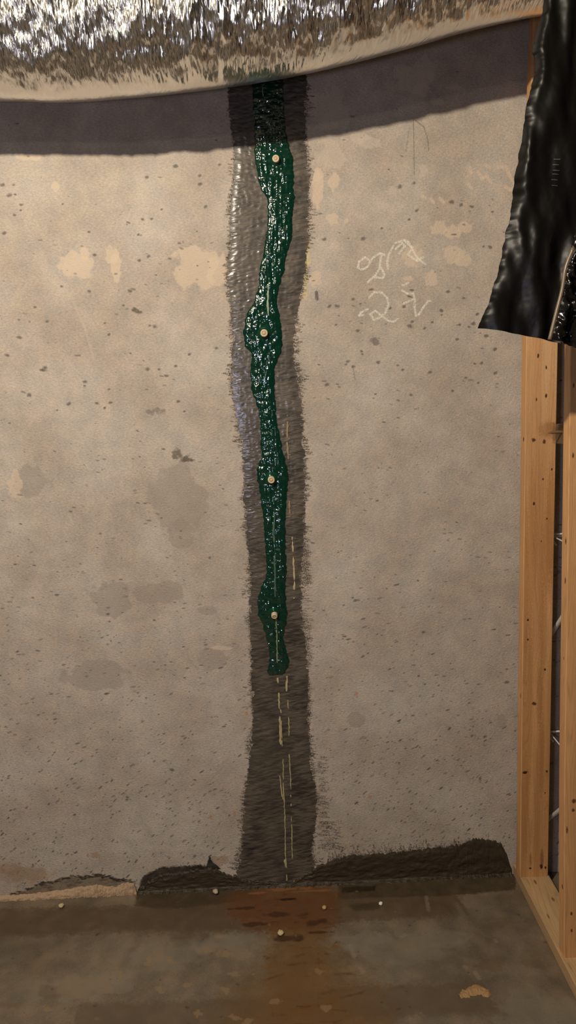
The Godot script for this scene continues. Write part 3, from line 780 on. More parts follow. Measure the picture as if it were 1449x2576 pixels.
# how thick the brown coat lies away from its edges
func coat_height(x: float, y: float) -> float:
	return 0.0013 + 0.0007 * lump_a.get_noise_2d(x, y) + 0.0008 * ridge_a.get_noise_2d(x, y * 0.07) + 0.0004 * ridge_a.get_noise_2d(x * 0.3 + 4.0 + y * 0.2, y * 1.2)


func band() -> void:
	var rows := band_rows()
	var top: float = rows[0].x
	var low: float = 0.01
	var nv := 1300
	var nu := 50
	var rough_edge := noise(5, 420.0, 3)
	var slow := noise(6, 30.0, 2)
	var p := PackedVector3Array()
	var uv := PackedVector2Array()
	for j in nv:
		var y := lerpf(top, low, j / (nv - 1.0))
		var e := edges_at(rows, y)
		var wild_l := clampf(0.4 + slow.get_noise_2d(21.0, y * 0.6) * 1.2, 0.1, 1.0)
		var wild_r := clampf(0.4 + slow.get_noise_2d(27.0, y * 0.6) * 1.2, 0.1, 1.0)
		var l := e.x + rough_edge.get_noise_2d(1.0, y) * 0.015 * wild_l + slow.get_noise_2d(3.0, y) * 0.007
		var r := e.y + rough_edge.get_noise_2d(7.0, y) * 0.015 * wild_r + slow.get_noise_2d(9.0, y) * 0.007
		for i in nu:
			var f := i / (nu - 1.0)
			var x := lerpf(l, r, f)
			var rim := clampf(minf(f, 1.0 - f) * (r - l) / (0.022 + 0.012 * rough_edge.get_noise_2d(33.0 + f * 0.02, y * 0.5)), 0, 1)
			p.append(Vector3(x, y, 0.0003 + smoothstep(0.0, 1.0, rim) * coat_height(x, y)))
			uv.append(Vector2(x, y) * 2.0)
	var m := StandardMaterial3D.new()
	m.albedo_color = Color(0.345, 0.31, 0.265)
	var dashes := noise(31, 0.05, 3)
	var broad := noise(32, 0.008, 3)
	var im := Image.create(512, 512, false, Image.FORMAT_RGB8)
	for y in 512:
		for x in 512:
			var v := 0.84 + 0.42 * seamless(dashes, x, y, 512, 512, Vector2(3.3, 0.67), 1.0, 0.2) + 0.3 * seamless(broad, x, y, 512, 512, Vector2.ONE, 1.0, 0.0)
			v = clampf(v, 0.35, 1.0)
			im.set_pixel(x, y, Color(v, v, v))
	var nt := texture_of(im)
	m.albedo_texture = nt
	m.roughness = 0.6
	m.metallic_specular = 0.45
	m.clearcoat_enabled = true
	m.clearcoat = 0.5
	m.clearcoat_roughness = 0.21
	m.normal_enabled = true
	m.normal_texture = noise_normal(41, 0.05, 1024, 1024, 4, 4.0, Vector2(3.6, 0.9), -0.22)
	m.normal_scale = 0.8
	var t := thing("sealant_band", "wide dark brown brushed sealant band running down the concrete wall, ragged edges", "sealant")
	put("coat", grid(p, nu, nv, Vector3(0, 0, 1), uv), m, t)
	var pale := plain(Color(0.66, 0.62, 0.46), 0.6)
	var dim := plain(Color(0.52, 0.46, 0.34), 0.6)
	for run in [
		[[Vector2(-0.031, 0.698), Vector2(-0.03, 0.652), Vector2(-0.03, 0.588), Vector2(-0.031, 0.522), Vector2(-0.031, 0.48)], 0.0042, pale],
		[[Vector2(-0.026, 0.652), Vector2(-0.026, 0.574), Vector2(-0.027, 0.496), Vector2(-0.026, 0.404), Vector2(-0.029, 0.33), Vector2(-0.028, 0.256), Vector2(-0.029, 0.188), Vector2(-0.032, 0.105), Vector2(-0.03, 0.064), Vector2(-0.031, 0.014)], 0.0024, pale],
		[[Vector2(-0.038, 0.377), Vector2(-0.036, 0.331), Vector2(-0.032, 0.297)], 0.003, pale],
		[[Vector2(-0.035, 0.092), Vector2(-0.033, 0.064)], 0.0045, pale],
		[[Vector2(-0.002, 0.702), Vector2(-0.006, 0.653)], 0.0042, pale],
		[[Vector2(-0.003, 0.625), Vector2(-0.003, 0.534), Vector2(-0.006, 0.456), Vector2(-0.005, 0.376), Vector2(-0.007, 0.282), Vector2(-0.008, 0.2), Vector2(-0.01, 0.132), Vector2(-0.01, 0.063), Vector2(-0.008, 0.012)], 0.0023, pale],
		[[Vector2(0.027, 1.265), Vector2(0.027, 1.194)], 0.004, dim],
		[[Vector2(0.031, 1.134), Vector2(0.032, 1.074), Vector2(0.032, 1.025), Vector2(0.032, 0.988), Vector2(0.029, 0.945)], 0.004, pale],
		[[Vector2(0.032, 1.474), Vector2(0.028, 1.417), Vector2(0.029, 1.365)], 0.004, dim]]:
		put("mineral_drip", drip(run[0], run[1]), run[2], t)


func drip(pts: Array, r: float, lift := 0.0026) -> ArrayMesh:
	var path := []
	var radii := []
	var gap := false
	for k in pts.size() - 1:
		var steps := maxi(3, int(pts[k].distance_to(pts[k + 1]) / 0.006))
		for s in steps:
			var q: Vector2 = pts[k].lerp(pts[k + 1], s / float(steps))
			if rng.randf() < 0.3:
				gap = not gap if rng.randf() < (0.75 if gap else 0.3) else gap
			path.append(Vector3(q.x + rng.randf_range(-0.0008, 0.0008), q.y, lift - (0.0019 if gap else 0.0)))
			radii.append(0.0004 if gap else r * rng.randf_range(0.4, 1.0))
	path.append(Vector3(pts[-1].x, pts[-1].y, lift))
	radii.append(r * 0.5)
	return tube(path, radii, 8, 0.35)


func bead() -> void:
	var rows := bead_rows()
	var top: float = rows[0].x
	var low: float = rows[-1].x
	var nv := 900
	var nu := 40
	var rough_edge := noise(15, 50.0, 2)
	var lump := noise(17, 42.0, 3)
	var cross := noise(18, 110.0, 2)
	var p := PackedVector3Array()
	var uv := PackedVector2Array()
	for j in nv:
		var y := lerpf(top, low, j / (nv - 1.0))
		var e := edges_at(rows, y)
		var l := e.x + rough_edge.get_noise_2d(1.0, y) * 0.0035
		var r := e.y + rough_edge.get_noise_2d(7.0, y) * 0.0035
		var tail := clampf((y - low) / 0.02, 0, 1)
		for i in nu:
			var f := i / (nu - 1.0)
			var x := lerpf(l, r, f)
			var rim := clampf(minf(f, 1.0 - f) * (r - l) / 0.016, 0, 1)
			rim = sqrt(rim) * sqrt(tail)
			var h := rim * maxf(0.0042 + 0.0026 * lump.get_noise_2d(x * 0.6, y) + 0.0005 * cross.get_noise_2d(x * 0.3 + y * 0.12, y * 1.1) + 0.0007 * cross.get_noise_2d(x + 3.0, y * 0.12), 0.001)
			p.append(Vector3(x, y, 0.0014 + coat_height(x, y) + h))
			uv.append(Vector2(x, y) * 2.0)
	var m := StandardMaterial3D.new()
	m.albedo_color = Color(0.02, 0.175, 0.125)
	m.roughness = 0.12
	m.clearcoat_enabled = true
	m.clearcoat = 1.0
	m.clearcoat_roughness = 0.05
	m.normal_enabled = true
	m.normal_texture = noise_normal(43, 0.04, 1024, 1024, 3, 5.0, Vector2(5.0, 1.1), -0.3)
	m.normal_scale = 0.42
	var o := put("epoxy_bead", grid(p, nu, nv, Vector3(0, 0, 1), uv), m)
	tag(o, "glossy dark green epoxy bead following the crack in the middle of the brown band", "epoxy")
	# the runs that lie over the green bead
	for run in [
		[[Vector2(-0.02, 1.241), Vector2(-0.019, 1.196), Vector2(-0.023, 1.161), Vector2(-0.023, 1.088), Vector2(-0.025, 1.028), Vector2(-0.027, 0.954)], 0.0042, plain(Color(0.27, 0.36, 0.3), 0.35)],
		[[Vector2(-0.028, 0.89), Vector2(-0.028, 0.83), Vector2(-0.029, 0.78), Vector2(-0.03, 0.748)], 0.003, plain(Color(0.45, 0.48, 0.36), 0.5)],
		[[Vector2(-0.004, 1.876), Vector2(-0.009, 1.833), Vector2(-0.011, 1.8), Vector2(-0.01, 1.773)], 0.0042, plain(Color(0.45, 0.53, 0.44), 0.4)],
		[[Vector2(0.001, 2.373), Vector2(0.001, 2.325), Vector2(0.001, 2.289)], 0.002, plain(Color(0.4, 0.45, 0.4), 0.4)]]:
		var d := put("mineral_drip", drip(run[0], run[1], 0.0085), run[2], o)
		d.set_meta("label", "whitish run over the green bead")


func ports() -> void:
	var tan_ := plain(Color(0.76, 0.69, 0.57), 0.5)
	var core := plain(Color(0.72, 0.63, 0.49), 0.6)
	var green := plain(Color(0.05, 0.22, 0.16), 0.12)
	var spots := [Vector2(0.03, 2.187), Vector2(-0.024, 1.726), Vector2(-0.023, 1.31), Vector2(-0.032, 0.905)]
	var says := ["topmost tan plastic port on the green bead, just below the insulation's shadow", "second tan port from the top, amid the densest glints on the green bead", "third tan port from the top, where the shiny green bead turns matte", "lowest tan port, under a small ring of green, above the pale runs"]
	for k in 4:
		var t := thing("injection_port", says[k], "port", Vector3(spots[k].x, spots[k].y, 0.0065), "injection ports along the crack")
		t.rotation = Vector3(PI / 2 + 0.1 + (0.3 if k == 3 else 0.0), 0, [0.1, 0.05, 0.0, 0.0][k])
		var r: float = [0.0098, 0.0108, 0.0105, 0.0095][k]
		put("collar", lathe([Vector2(r * 2.1, -0.002), Vector2(r * 1.7, 0.003), Vector2(r * 1.25, 0.006), Vector2(r * 0.9, 0.0072)], 18), green, t)
		put("stub", lathe([Vector2(r, 0.0), Vector2(r, 0.017), Vector2(r * 0.9, 0.0192), Vector2(r * 0.62, 0.0196), Vector2(r * 0.5, 0.0178)], 18), tan_, t)
		put("plug", lathe([Vector2(r * 0.52, 0.012), Vector2(r * 0.5, 0.0176), Vector2(r * 0.3, 0.0186), Vector2(0.0001, 0.0188)], 14), core, t)


# the dark waterproof coat brushed along the foot of the wall and out over the floor
func cove() -> void:
	var wall_top := [Vector2(-0.511, 0.008), Vector2(-0.438, 0.055), Vector2(-0.361, 0.067), Vector2(-0.272, 0.074), Vector2(-0.185, 0.036), Vector2(-0.103, 0.017), Vector2(-0.002, 0.012), Vector2(0.07, 0.064), Vector2(0.16, 0.093), Vector2(0.326, 0.098), Vector2(0.453, 0.108), Vector2(0.529, 0.115), Vector2(0.568, 0.135), Vector2(0.619, 0.13), Vector2(0.659, 0.111), Vector2(0.677, 0.068), Vector2(0.693, 0.014)]
	var on_floor := []
	for q in wall_top:
		on_floor.append(Vector2(q.x, 0.014))
	var nu := 460
	var nv := 30
	var lump := noise(61, 45.0, 3)
	var fine := noise(62, 260.0, 2)
	var p := PackedVector3Array()
	var uv := PackedVector2Array()
	for j in nv:
		for i in nu:
			var s := i / (nu - 1.0) * (wall_top.size() - 1)
			var k := mini(int(s), wall_top.size() - 2)
			var f := s - k
			var a: Vector2 = wall_top[k].lerp(wall_top[k + 1], f)
			var b: Vector2 = on_floor[k].lerp(on_floor[k + 1], f)
			var up := maxf(a.y + fine.get_noise_2d(a.x * 2.0, 1.0) * 0.006 + lump.get_noise_2d(a.x, 3.0) * 0.006, 0.008)
			var out := maxf(b.y + fine.get_noise_2d(a.x, 5.0) * 0.006 + lump.get_noise_2d(a.x, 7.0) * 0.008, 0.004)
			var v := j / (nv - 1.0)
			var cove_r := 0.016
			var at: Vector3
			var nrm: Vector3
			if v < 0.5:
				var y := lerpf(up, minf(cove_r, up * 0.5), v / 0.5)
				at = Vector3(a.x, y, 0)
				nrm = Vector3(0, 0, 1)
			elif v < 0.68:
				var w := (v - 0.5) / 0.18 * PI / 2
				var c := minf(cove_r, up * 0.5)
				var d := minf(cove_r, out * 0.5)
				at = Vector3(lerpf(a.x, b.x, 0.5 * (v - 0.5) / 0.18), c - sin(w) * c, d - cos(w) * d)
				nrm = Vector3(0, sin(w), cos(w))
			else:
				var w := (v - 0.68) / 0.32
				at = Vector3(lerpf(lerpf(a.x, b.x, 0.5), b.x, w), 0, lerpf(minf(cove_r, out * 0.5), out, w))
				nrm = Vector3.UP
			var edge := clampf(minf(v, 1.0 - v) / 0.08, 0, 1) * clampf(minf(i, nu - 1 - i) / 4.0, 0, 1)
			var h := edge * (0.003 + 0.0028 * lump.get_noise_2d(a.x * 0.4, v * 0.14) + 0.001 * fine.get_noise_2d(a.x * 0.5, v * 0.1)) - (1.0 - edge) * 0.0008
			p.append(at + nrm * h)
			uv.append(Vector2(a.x, v * 0.14) * 3.0)
	var m := plain(Color(0.21, 0.175, 0.115), 0.6)
	m.normal_enabled = true
	m.normal_texture = noise_normal(45, 0.05, 256, 256, 3, 3.0, Vector2(2.5, 0.9))
	var o := put("cove_coating", grid(p, nu, nv, Vector3(0, 1, 1), uv), m)
	tag(o, "blackish brown coating brushed along the foot of the wall, humped at its right end", "coating")


# the pale mortar left sticking along the wall's foot on the left
func ridge() -> void:
	var tops := [Vector2(-1.063, 0.001), Vector2(-0.948, 0.012), Vector2(-0.872, 0.012), Vector2(-0.796, 0.017), Vector2(-0.693, 0.028), Vector2(-0.636, 0.033), Vector2(-0.605, 0.026), Vector2(-0.577, 0.023), Vector2(-0.559, 0.033), Vector2(-0.538, 0.036), Vector2(-0.518, 0.031), Vector2(-0.511, 0.006)]
	var n := noise(71, 60.0, 3)
	var p := PackedVector3Array()
	var nu := 300
	var nv := 16
	for j in nv:
		for i in nu:
			var s := i / (nu - 1.0) * (tops.size() - 1)
			var k := mini(int(s), tops.size() - 2)
			var a: Vector2 = tops[k].lerp(tops[k + 1], s - k)
			var up := maxf(a.y + 0.004 * n.get_noise_2d(a.x, 0.0), 0.006)
			var out := 0.014 + 0.007 * n.get_noise_2d(a.x, 9.0)
			var w := j / (nv - 1.0) * PI / 2
			var swell := 1.0 + 0.35 * n.get_noise_2d(a.x * 0.8, w * 0.02) * sin(w * 2.0)
			p.append(Vector3(a.x, cos(w) * up * swell, sin(w) * out * swell + 0.0004))
	var m := plain(Color(0.66, 0.56, 0.45), 0.9)
	m.normal_enabled = true
	m.normal_texture = noise_normal(46, 0.12, 256, 256, 3, 4.0)
	m.uv1_triplanar = true
	m.uv1_scale = Vector3(6, 6, 6)
	var o := put("mortar_ridge", grid(p, nu, nv, Vector3(0, 1, 1)), m)
	tag(o, "lumpy pale beige mortar ridge along the foot of the wall, left of the dark coating", "mortar")


# ------------------------------------------------------------------ timber
# across: distance round the board (its wide front face first), along: metres; marks: [across, along, size across, size along, colour, strength]
func wood(seed_: int, tone: Color, marks: Array, spread := 0.26, long := 2.75) -> StandardMaterial3D:
	cw = 200
	ch = 1400
	c_origin = Vector2.ZERO
	c_flip = false
	c_scale = 1.0
	cbuf = PackedByteArray()
	cbuf.resize(cw * ch * 3)
	hbuf = PackedByteArray()
	hbuf.resize(cw * ch)
	var warp := noise(seed_, 0.6, 3)
	var fibre := noise(seed_ + 1, 1.0, 2)
	for y in ch:
		for x in cw:
			var u := x * spread / cw
			var v := y * long / ch
			var w := warp.get_noise_2d(u * 14.0, v * 1.3)
			var ring := sin((u * 85.0 + w * 5.0) * TAU)
			var late := pow(maxf(0.0, ring), 3.0)
			var fb := fibre.get_noise_2d(x * 0.8, y * 0.03)
			var f := 1.0 - 0.07 * late + 0.06 * fb + 0.07 * warp.get_noise_2d(u * 30.0 + 9.0, v * 2.0)
			var i := (y * cw + x) * 3
			cbuf[i] = clampi(int(tone.r8 * f), 0, 255)
			cbuf[i + 1] = clampi(int(tone.g8 * (f * 1.12 - 0.12)), 0, 255)
			cbuf[i + 2] = clampi(int(tone.b8 * (f * 1.25 - 0.25)), 0, 255)
	for q in marks:
		var cx: float = q[0] / spread * cw
		var cy: float = q[1] / long * ch
		var rx: float = q[2] / spread * cw * 0.5
		var ry: float = q[3] / long * ch * 0.5
		for y in range(maxi(0, int(cy - ry * 1.6) - 1), mini(ch, int(cy + ry * 1.6) + 2)):
			for x in range(maxi(0, int(cx - rx * 1.6) - 1), mini(cw, int(cx + rx * 1.6) + 2)):
				var d := Vector2((x + 0.5 - cx) / rx, (y + 0.5 - cy) / ry).length() + (ragged(x * 7.0, y * 7.0) - 0.5) * 0.7
				dab(x, y, q[4], q[5] * clampf((1.15 - d) / 0.5, 0, 1))
	var m := StandardMaterial3D.new()
	m.albedo_texture = canvas_color()
	m.roughness = 0.62
	return m


# a planed board with eased edges: its section is (wide along x, deep along z), it runs up from y = 0; bow: sideways offsets by height
func board(wide: float, deep: float, high: float, bow: Array, spread := 0.26, long := 2.75) -> ArrayMesh:
	var r := 0.003
	var section := []   # position and normal, starting at the left end of the front face
	for c in [[wide - r, deep - r, 0.0], [wide - r, r, 1.0], [r, r, 2.0], [r, deep - r, 3.0]]:
		for s in 4:
			var a: float = PI / 2 - s / 3.0 * PI / 2 - c[2] * PI / 2
			section.append([Vector2(c[0] + cos(a) * r, c[1] + sin(a) * r), Vector2(cos(a), sin(a))])
	section.insert(0, [Vector2(r, deep), Vector2(0, 1)])
	section.append([Vector2(r, deep), Vector2(0, 1)])
	# the last corner already ends where the front face begins
	section.remove_at(section.size() - 1)
	var n := section.size()
	var rounds := [0.0]
	for k in range(1, n):
		rounds.append(rounds[-1] + section[k][0].distance_to(section[k - 1][0]))
	var p := PackedVector3Array()
	var nn := PackedVector3Array()
	var uv := PackedVector2Array()
	var steps := 24
	for j in steps + 1:
		var y := high * j / steps
		var off := 0.0
		for k in bow.size() - 1:
			if y >= bow[k].x and y <= bow[k + 1].x:
				off = lerpf(bow[k].y, bow[k + 1].y, (y - bow[k].x) / (bow[k + 1].x - bow[k].x))
		for k in n:
			p.append(Vector3(section[k][0].x + off, y, section[k][0].y))
			nn.append(Vector3(section[k][1].x, 0, section[k][1].y))
			uv.append(Vector2(rounds[k] / spread, y / long))
	var idx := PackedInt32Array()
	for j in steps:
		for k in n - 1:
			var a := j * n + k
			idx.append_array([a, a + n, a + 1, a + 1, a + n, a + n + 1])
	# the two sawn ends
	for e in 2:
		var y := high * e
		var off := 0.0
		if bow.size():
			off = bow[0].y if e == 0 else bow[-1].y
		var c := p.size()
		p.append(Vector3(wide / 2 + off, y, deep / 2))
		nn.append(Vector3(0, e * 2 - 1, 0))
		uv.append(Vector2(0.1, y / long))
		for k in n:
			p.append(Vector3(section[k][0].x + off, y, section[k][0].y))
			nn.append(Vector3(0, e * 2 - 1, 0))
			uv.append(Vector2(0.1 + section[k][0].x * 0.3, y / long + section[k][0].y * 0.05))
		for k in n - 1:
			if e == 1:
				idx.append_array([c, c + 2 + k, c + 1 + k])
			else:
				idx.append_array([c, c + 1 + k, c + 2 + k])
	# make every face run clockwise seen from outside
	for k in range(0, idx.size(), 3):
		var g := (p[idx[k + 2]] - p[idx[k]]).cross(p[idx[k + 1]] - p[idx[k]])
		if g.dot(nn[idx[k]] + nn[idx[k + 1]] + nn[idx[k + 2]]) < 0.0:
			var s := idx[k]
			idx[k] = idx[k + 1]
			idx[k + 1] = s
	var arr := []
	arr.resize(Mesh.ARRAY_MAX)
	arr[Mesh.ARRAY_VERTEX] = p
	arr[Mesh.ARRAY_NORMAL] = nn
	arr[Mesh.ARRAY_TEX_UV] = uv
	arr[Mesh.ARRAY_INDEX] = idx
	var m := ArrayMesh.new()
	m.add_surface_from_arrays(Mesh.PRIMITIVE_TRIANGLES, arr)
	return m


func studs() -> void:
	var knot := Color(0.27, 0.15, 0.08)
	var hole := Color(0.1, 0.05, 0.03)
	var stain := Color(0.5, 0.34, 0.19)
	var base := 0.038
	# the stud against the wall
	var marks := []
	for q in [[0.031, 1.59, 0.005, 0.012], [0.054, 1.558, 0.004, 0.01], [0.028, 1.47, 0.004, 0.008], [0.055, 1.48, 0.005, 0.012], [0.022, 1.357, 0.011, 0.011], [0.052, 1.352, 0.009, 0.012], [0.075, 1.272, 0.004, 0.007], [0.05, 1.245, 0.004, 0.006], [0.025, 1.175, 0.006, 0.009], [0.063, 1.13, 0.004, 0.005], [0.048, 1.065, 0.003, 0.004], [0.012, 0.83, 0.006, 0.007], [0.013, 0.77, 0.005, 0.007], [0.065, 0.675, 0.006, 0.007], [0.034, 0.57, 0.014, 0.011], [0.01, 0.35, 0.016, 0.009], [0.076, 0.35, 0.006, 0.007], [0.072, 0.28, 0.003, 0.006], [0.03, 0.03, 0.008, 0.007], [0.064, 0.034, 0.009, 0.016], [0.077, 0.03, 0.007, 0.008], [0.235, 1.36, 0.009, 0.014], [0.235, 0.59, 0.004, 0.016]]:
		marks.append([q[0], q[1], q[2], q[3], knot if q[2] > 0.008 and q[1] > 0.5 else hole, 0.9])
	for k in 26:
		marks.push_front([rng.randf() * 0.1, rng.randf_range(-0.1, 1.22), rng.randf_range(0.012, 0.04), rng.randf_range(0.25, 0.7), Color(0.6, 0.41, 0.22), rng.randf_range(0.12, 0.34)])
	for k in 10:
		marks.push_front([rng.randf() * 0.1, rng.randf_range(1.4, 2.0), rng.randf_range(0.015, 0.04), rng.randf_range(0.2, 0.5), Color(0.87, 0.72, 0.55), rng.randf_range(0.15, 0.4)])
	marks.push_front([0.06, 1.385, 0.05, 0.05, stain, 0.5])
	marks.push_front([0.08, 1.375, 0.014, 0.06, Color(0.4, 0.3, 0.17), 0.6])
	marks.push_front([0.05, 0.6, 0.02, 0.2, stain, 0.3])
	marks.push_front([0.06, 0.4, 0.015, 0.25, stain, 0.3])
	marks.push_front([0.065, 0.06, 0.012, 0.07, Color(0.35, 0.2, 0.1), 0.5])
	marks.push_front([0.03, 0.06, 0.008, 0.05, Color(0.4, 0.24, 0.12), 0.4])
	var tone := Color(0.76, 0.575, 0.385)
	var o := put("wall_stud", board(0.089, 0.038, 2.66, [Vector2(0, 0.0), Vector2(0.9, 0.003), Vector2(1.63, 0.006), Vector2(2.27, 0.013), Vector2(2.66, 0.025)]), wood(101, tone, marks))
	o.position = Vector3(0.694, base, 0.034)
	tag(o, "knotty pine stud against the concrete wall, full width of its broad face in view", "stud", "studs of the timber frame")
	marks = []
	for q in [[0.006, 1.505, 0.004, 0.012], [0.007, 1.34, 0.005, 0.012], [0.235, 1.13, 0.008, 0.016], [0.235, 1.03, 0.008, 0.016], [0.233, 0.83, 0.004, 0.01], [0.022, 0.45, 0.011, 0.012], [0.02, 0.425, 0.008, 0.01], [0.004, 0.37, 0.004, 0.022], [0.235, 0.2, 0.008, 0.012], [0.016, 0.13, 0.006, 0.01], [0.017, 0.08, 0.006, 0.01]]:
		marks.append([q[0], q[1], q[2], q[3], knot, 0.85])
	var o2 := put("wall_stud", board(0.089, 0.038, 2.66, [Vector2(0, 0.008), Vector2(0.5, 0.0), Vector2(1.6, -0.004), Vector2(2.66, 0.0)]), wood(131, tone, marks))
	o2.position = Vector3(0.695, base, 0.366)
	tag(o2, "pine stud nearer the viewer, half cut off by the right edge of the picture", "stud", "studs of the timber frame")
	marks = []
	for q in [[0.035, 0.09, 0.008, 0.022], [0.06, 0.17, 0.008, 0.02], [0.02, 0.24, 0.005, 0.02], [0.05, 0.3, 0.006, 0.03]]:
		marks.append([q[0], q[1], q[2], q[3], Color(0.34, 0.25, 0.17), 0.7])
	for k in 16:
		marks.append([rng.randf() * 0.089, rng.randf() * 0.9, 0.002, rng.randf_range(0.04, 0.2), Color(0.36, 0.28, 0.19), 0.5])
	var pl := put("bottom_plate", board(0.092, 0.038, 1.0, []), wood(161, Color(0.69, 0.57, 0.41), marks))
	pl.transform = Transform3D(Basis(Vector3(1, 0, 0), Vector3(0, 0, 1), Vector3(0, 1, 0)) , Vector3(0.696, 0.0, 0.006))
	tag(pl, "weathered pine plate lying on the floor, running from the wall under both studs", "plate")
	# a scrap of wood and a long splinter between the studs
	var sc := thing("wood_cleat", "short dark brown wood cleat between the two studs, with a long splinter sticking out", "cleat", Vector3(0.697, 1.399, 0.31))
	put("block", round_box(Vector3(0.006, 0.0, -0.02), Vector3(0.03, 0.05, 0.054), 0.002), plain(Color(0.36, 0.27, 0.18), 0.8), sc)
	put("splinter", tube([Vector3(-0.028, 0.03, 0.02), Vector3(-0.02, 0.0315, 0.021), Vector3(-0.005, 0.032, 0.022), Vector3(0.02, 0.031, 0.022)], [0.0012, 0.003, 0.0042, 0.0045], 7), plain(Color(0.42, 0.31, 0.2), 0.8), sc)


# ------------------------------------------------------------------ insulation and sheet
func along(stops: Array, s: float) -> Vector3:
	# a smooth curve through the stops, s = 0 .. 1
	var n := stops.size()
	var t := clampf(s, 0, 1) * (n - 1)
	var k := mini(int(t), n - 2)
	var f := t - k
	return (stops[k] as Vector3).cubic_interpolate(stops[k + 1], stops[maxi(k - 1, 0)], stops[mini(k + 2, n - 1)], f)


func blanket() -> void:
	# the lowest line of the roll, from the left to where it ends behind the black sheet
	var low := [Vector3(-1.55, 2.36, 0.17), Vector3(-1.1, 2.3, 0.18), Vector3(-0.648, 2.293, 0.185), Vector3(-0.502, 2.285, 0.185), Vector3(-0.354, 2.286, 0.19), Vector3(-0.206, 2.292, 0.195), Vector3(-0.019, 2.306, 0.2), Vector3(0.138, 2.326, 0.205), Vector3(0.332, 2.362, 0.21), Vector3(0.473, 2.387, 0.23), Vector3(0.563, 2.396, 0.25), Vector3(0.634, 2.401, 0.265), Vector3(0.682, 2.401, 0.275)]
	var nu := 1000
	var nv := 170
	var folds := noise(81, 70.0, 3)
	var crink := noise(82, 260.0, 3)
	var broad := noise(83, 9.0, 2)
	var p := PackedVector3Array()
	var uv := PackedVector2Array()
	for j in nv:
		var v := j / (nv - 1.0)
		for i in nu:
			var s := i / (nu - 1.0)
			var e := along(low, s)
			var r := 0.15 + 0.02 * broad.get_noise_2d(e.x, 0.0)
			r *= lerpf(1.0, 0.8, clampf((e.x - 0.3) / 0.35, 0, 1))
			var tilt := 0.42
			var c := e + Vector3(0, cos(tilt), sin(tilt)) * r
			var q: Vector3
			var nrm: Vector3
			var back := deg_to_rad(-105.0)
			var front := deg_to_rad(84.0)
			if v < 0.12:
				var t := v / 0.12
				var a := back
				var to := c + Vector3(0, -cos(a), sin(a)) * r
				q = Vector3(e.x, 2.745, 0.02).lerp(to, t)
				nrm = Vector3(0, 0, -1)
			elif v < 0.66:
				var a := lerpf(back, front, (v - 0.12) / 0.54)
				nrm = Vector3(0, -cos(a), sin(a))
				q = c + nrm * r
			else:
				var t := (v - 0.66) / 0.34
				nrm = Vector3(0, -cos(front), sin(front))
				var to := c + nrm * r
				q = to.lerp(Vector3(e.x, 2.745, to.z + 0.035), t)
				q.z += 0.018 * sin(t * PI)
				nrm = Vector3(0, -0.12, 1).normalized()
			# pulled smooth underneath, creased across the front
			var taut := clampf((v - 0.42) / 0.13, 0.03, 1.0)
			var lean := v * 0.9
			var d := taut * (0.006 * folds.get_noise_2d(e.x * 1.2 - lean * 0.10, v * 0.16) + 0.0055 * crink.get_noise_2d(e.x - lean * 0.08, v * 0.11) + 0.010 * broad.get_noise_2d(e.x * 2.0, v * 1.2))
			q += nrm * d
			p.append(q)
			uv.append(Vector2(e.x, v * 0.9) * 1.6)
	var m := StandardMaterial3D.new()
	m.albedo_color = Color(0.9, 0.89, 0.87)
	m.metallic = 1.0
	m.roughness = 0.245
	m.normal_enabled = true
	m.normal_texture = noise_normal(84, 0.05, 1024, 1024, 4, 7.0, Vector2(0.8, 3.0), -0.35)
	m.normal_scale = 0.14
	var t := thing("insulation_blanket", "bulging insulation blanket in crinkled silver foil, sagging across the top of the wall", "insulation")
	put("foil_facing", grid(p, nu, nv, Vector3(0, 0, 1), uv), m, t)
	# the yellowish fibre batt inside closes the right end
	var q2 := PackedVector3Array()
	for j in 2:
		for i in 24:
			var e: Vector3 = low[-1]
			var a := lerpf(deg_to_rad(-105.0), deg_to_rad(84.0), i / 23.0)
			var c := e + Vector3(-0.012, cos(0.42), sin(0.42)) * 0.12
			c.x = e.x - 0.004
			q2.append(c + Vector3(0, -cos(a), sin(a)) * 0.112 * j)
	put("fibre_batt", grid(q2, 24, 2, Vector3(1, 0, 0)), plain(Color(0.78, 0.66, 0.42), 0.95), t)


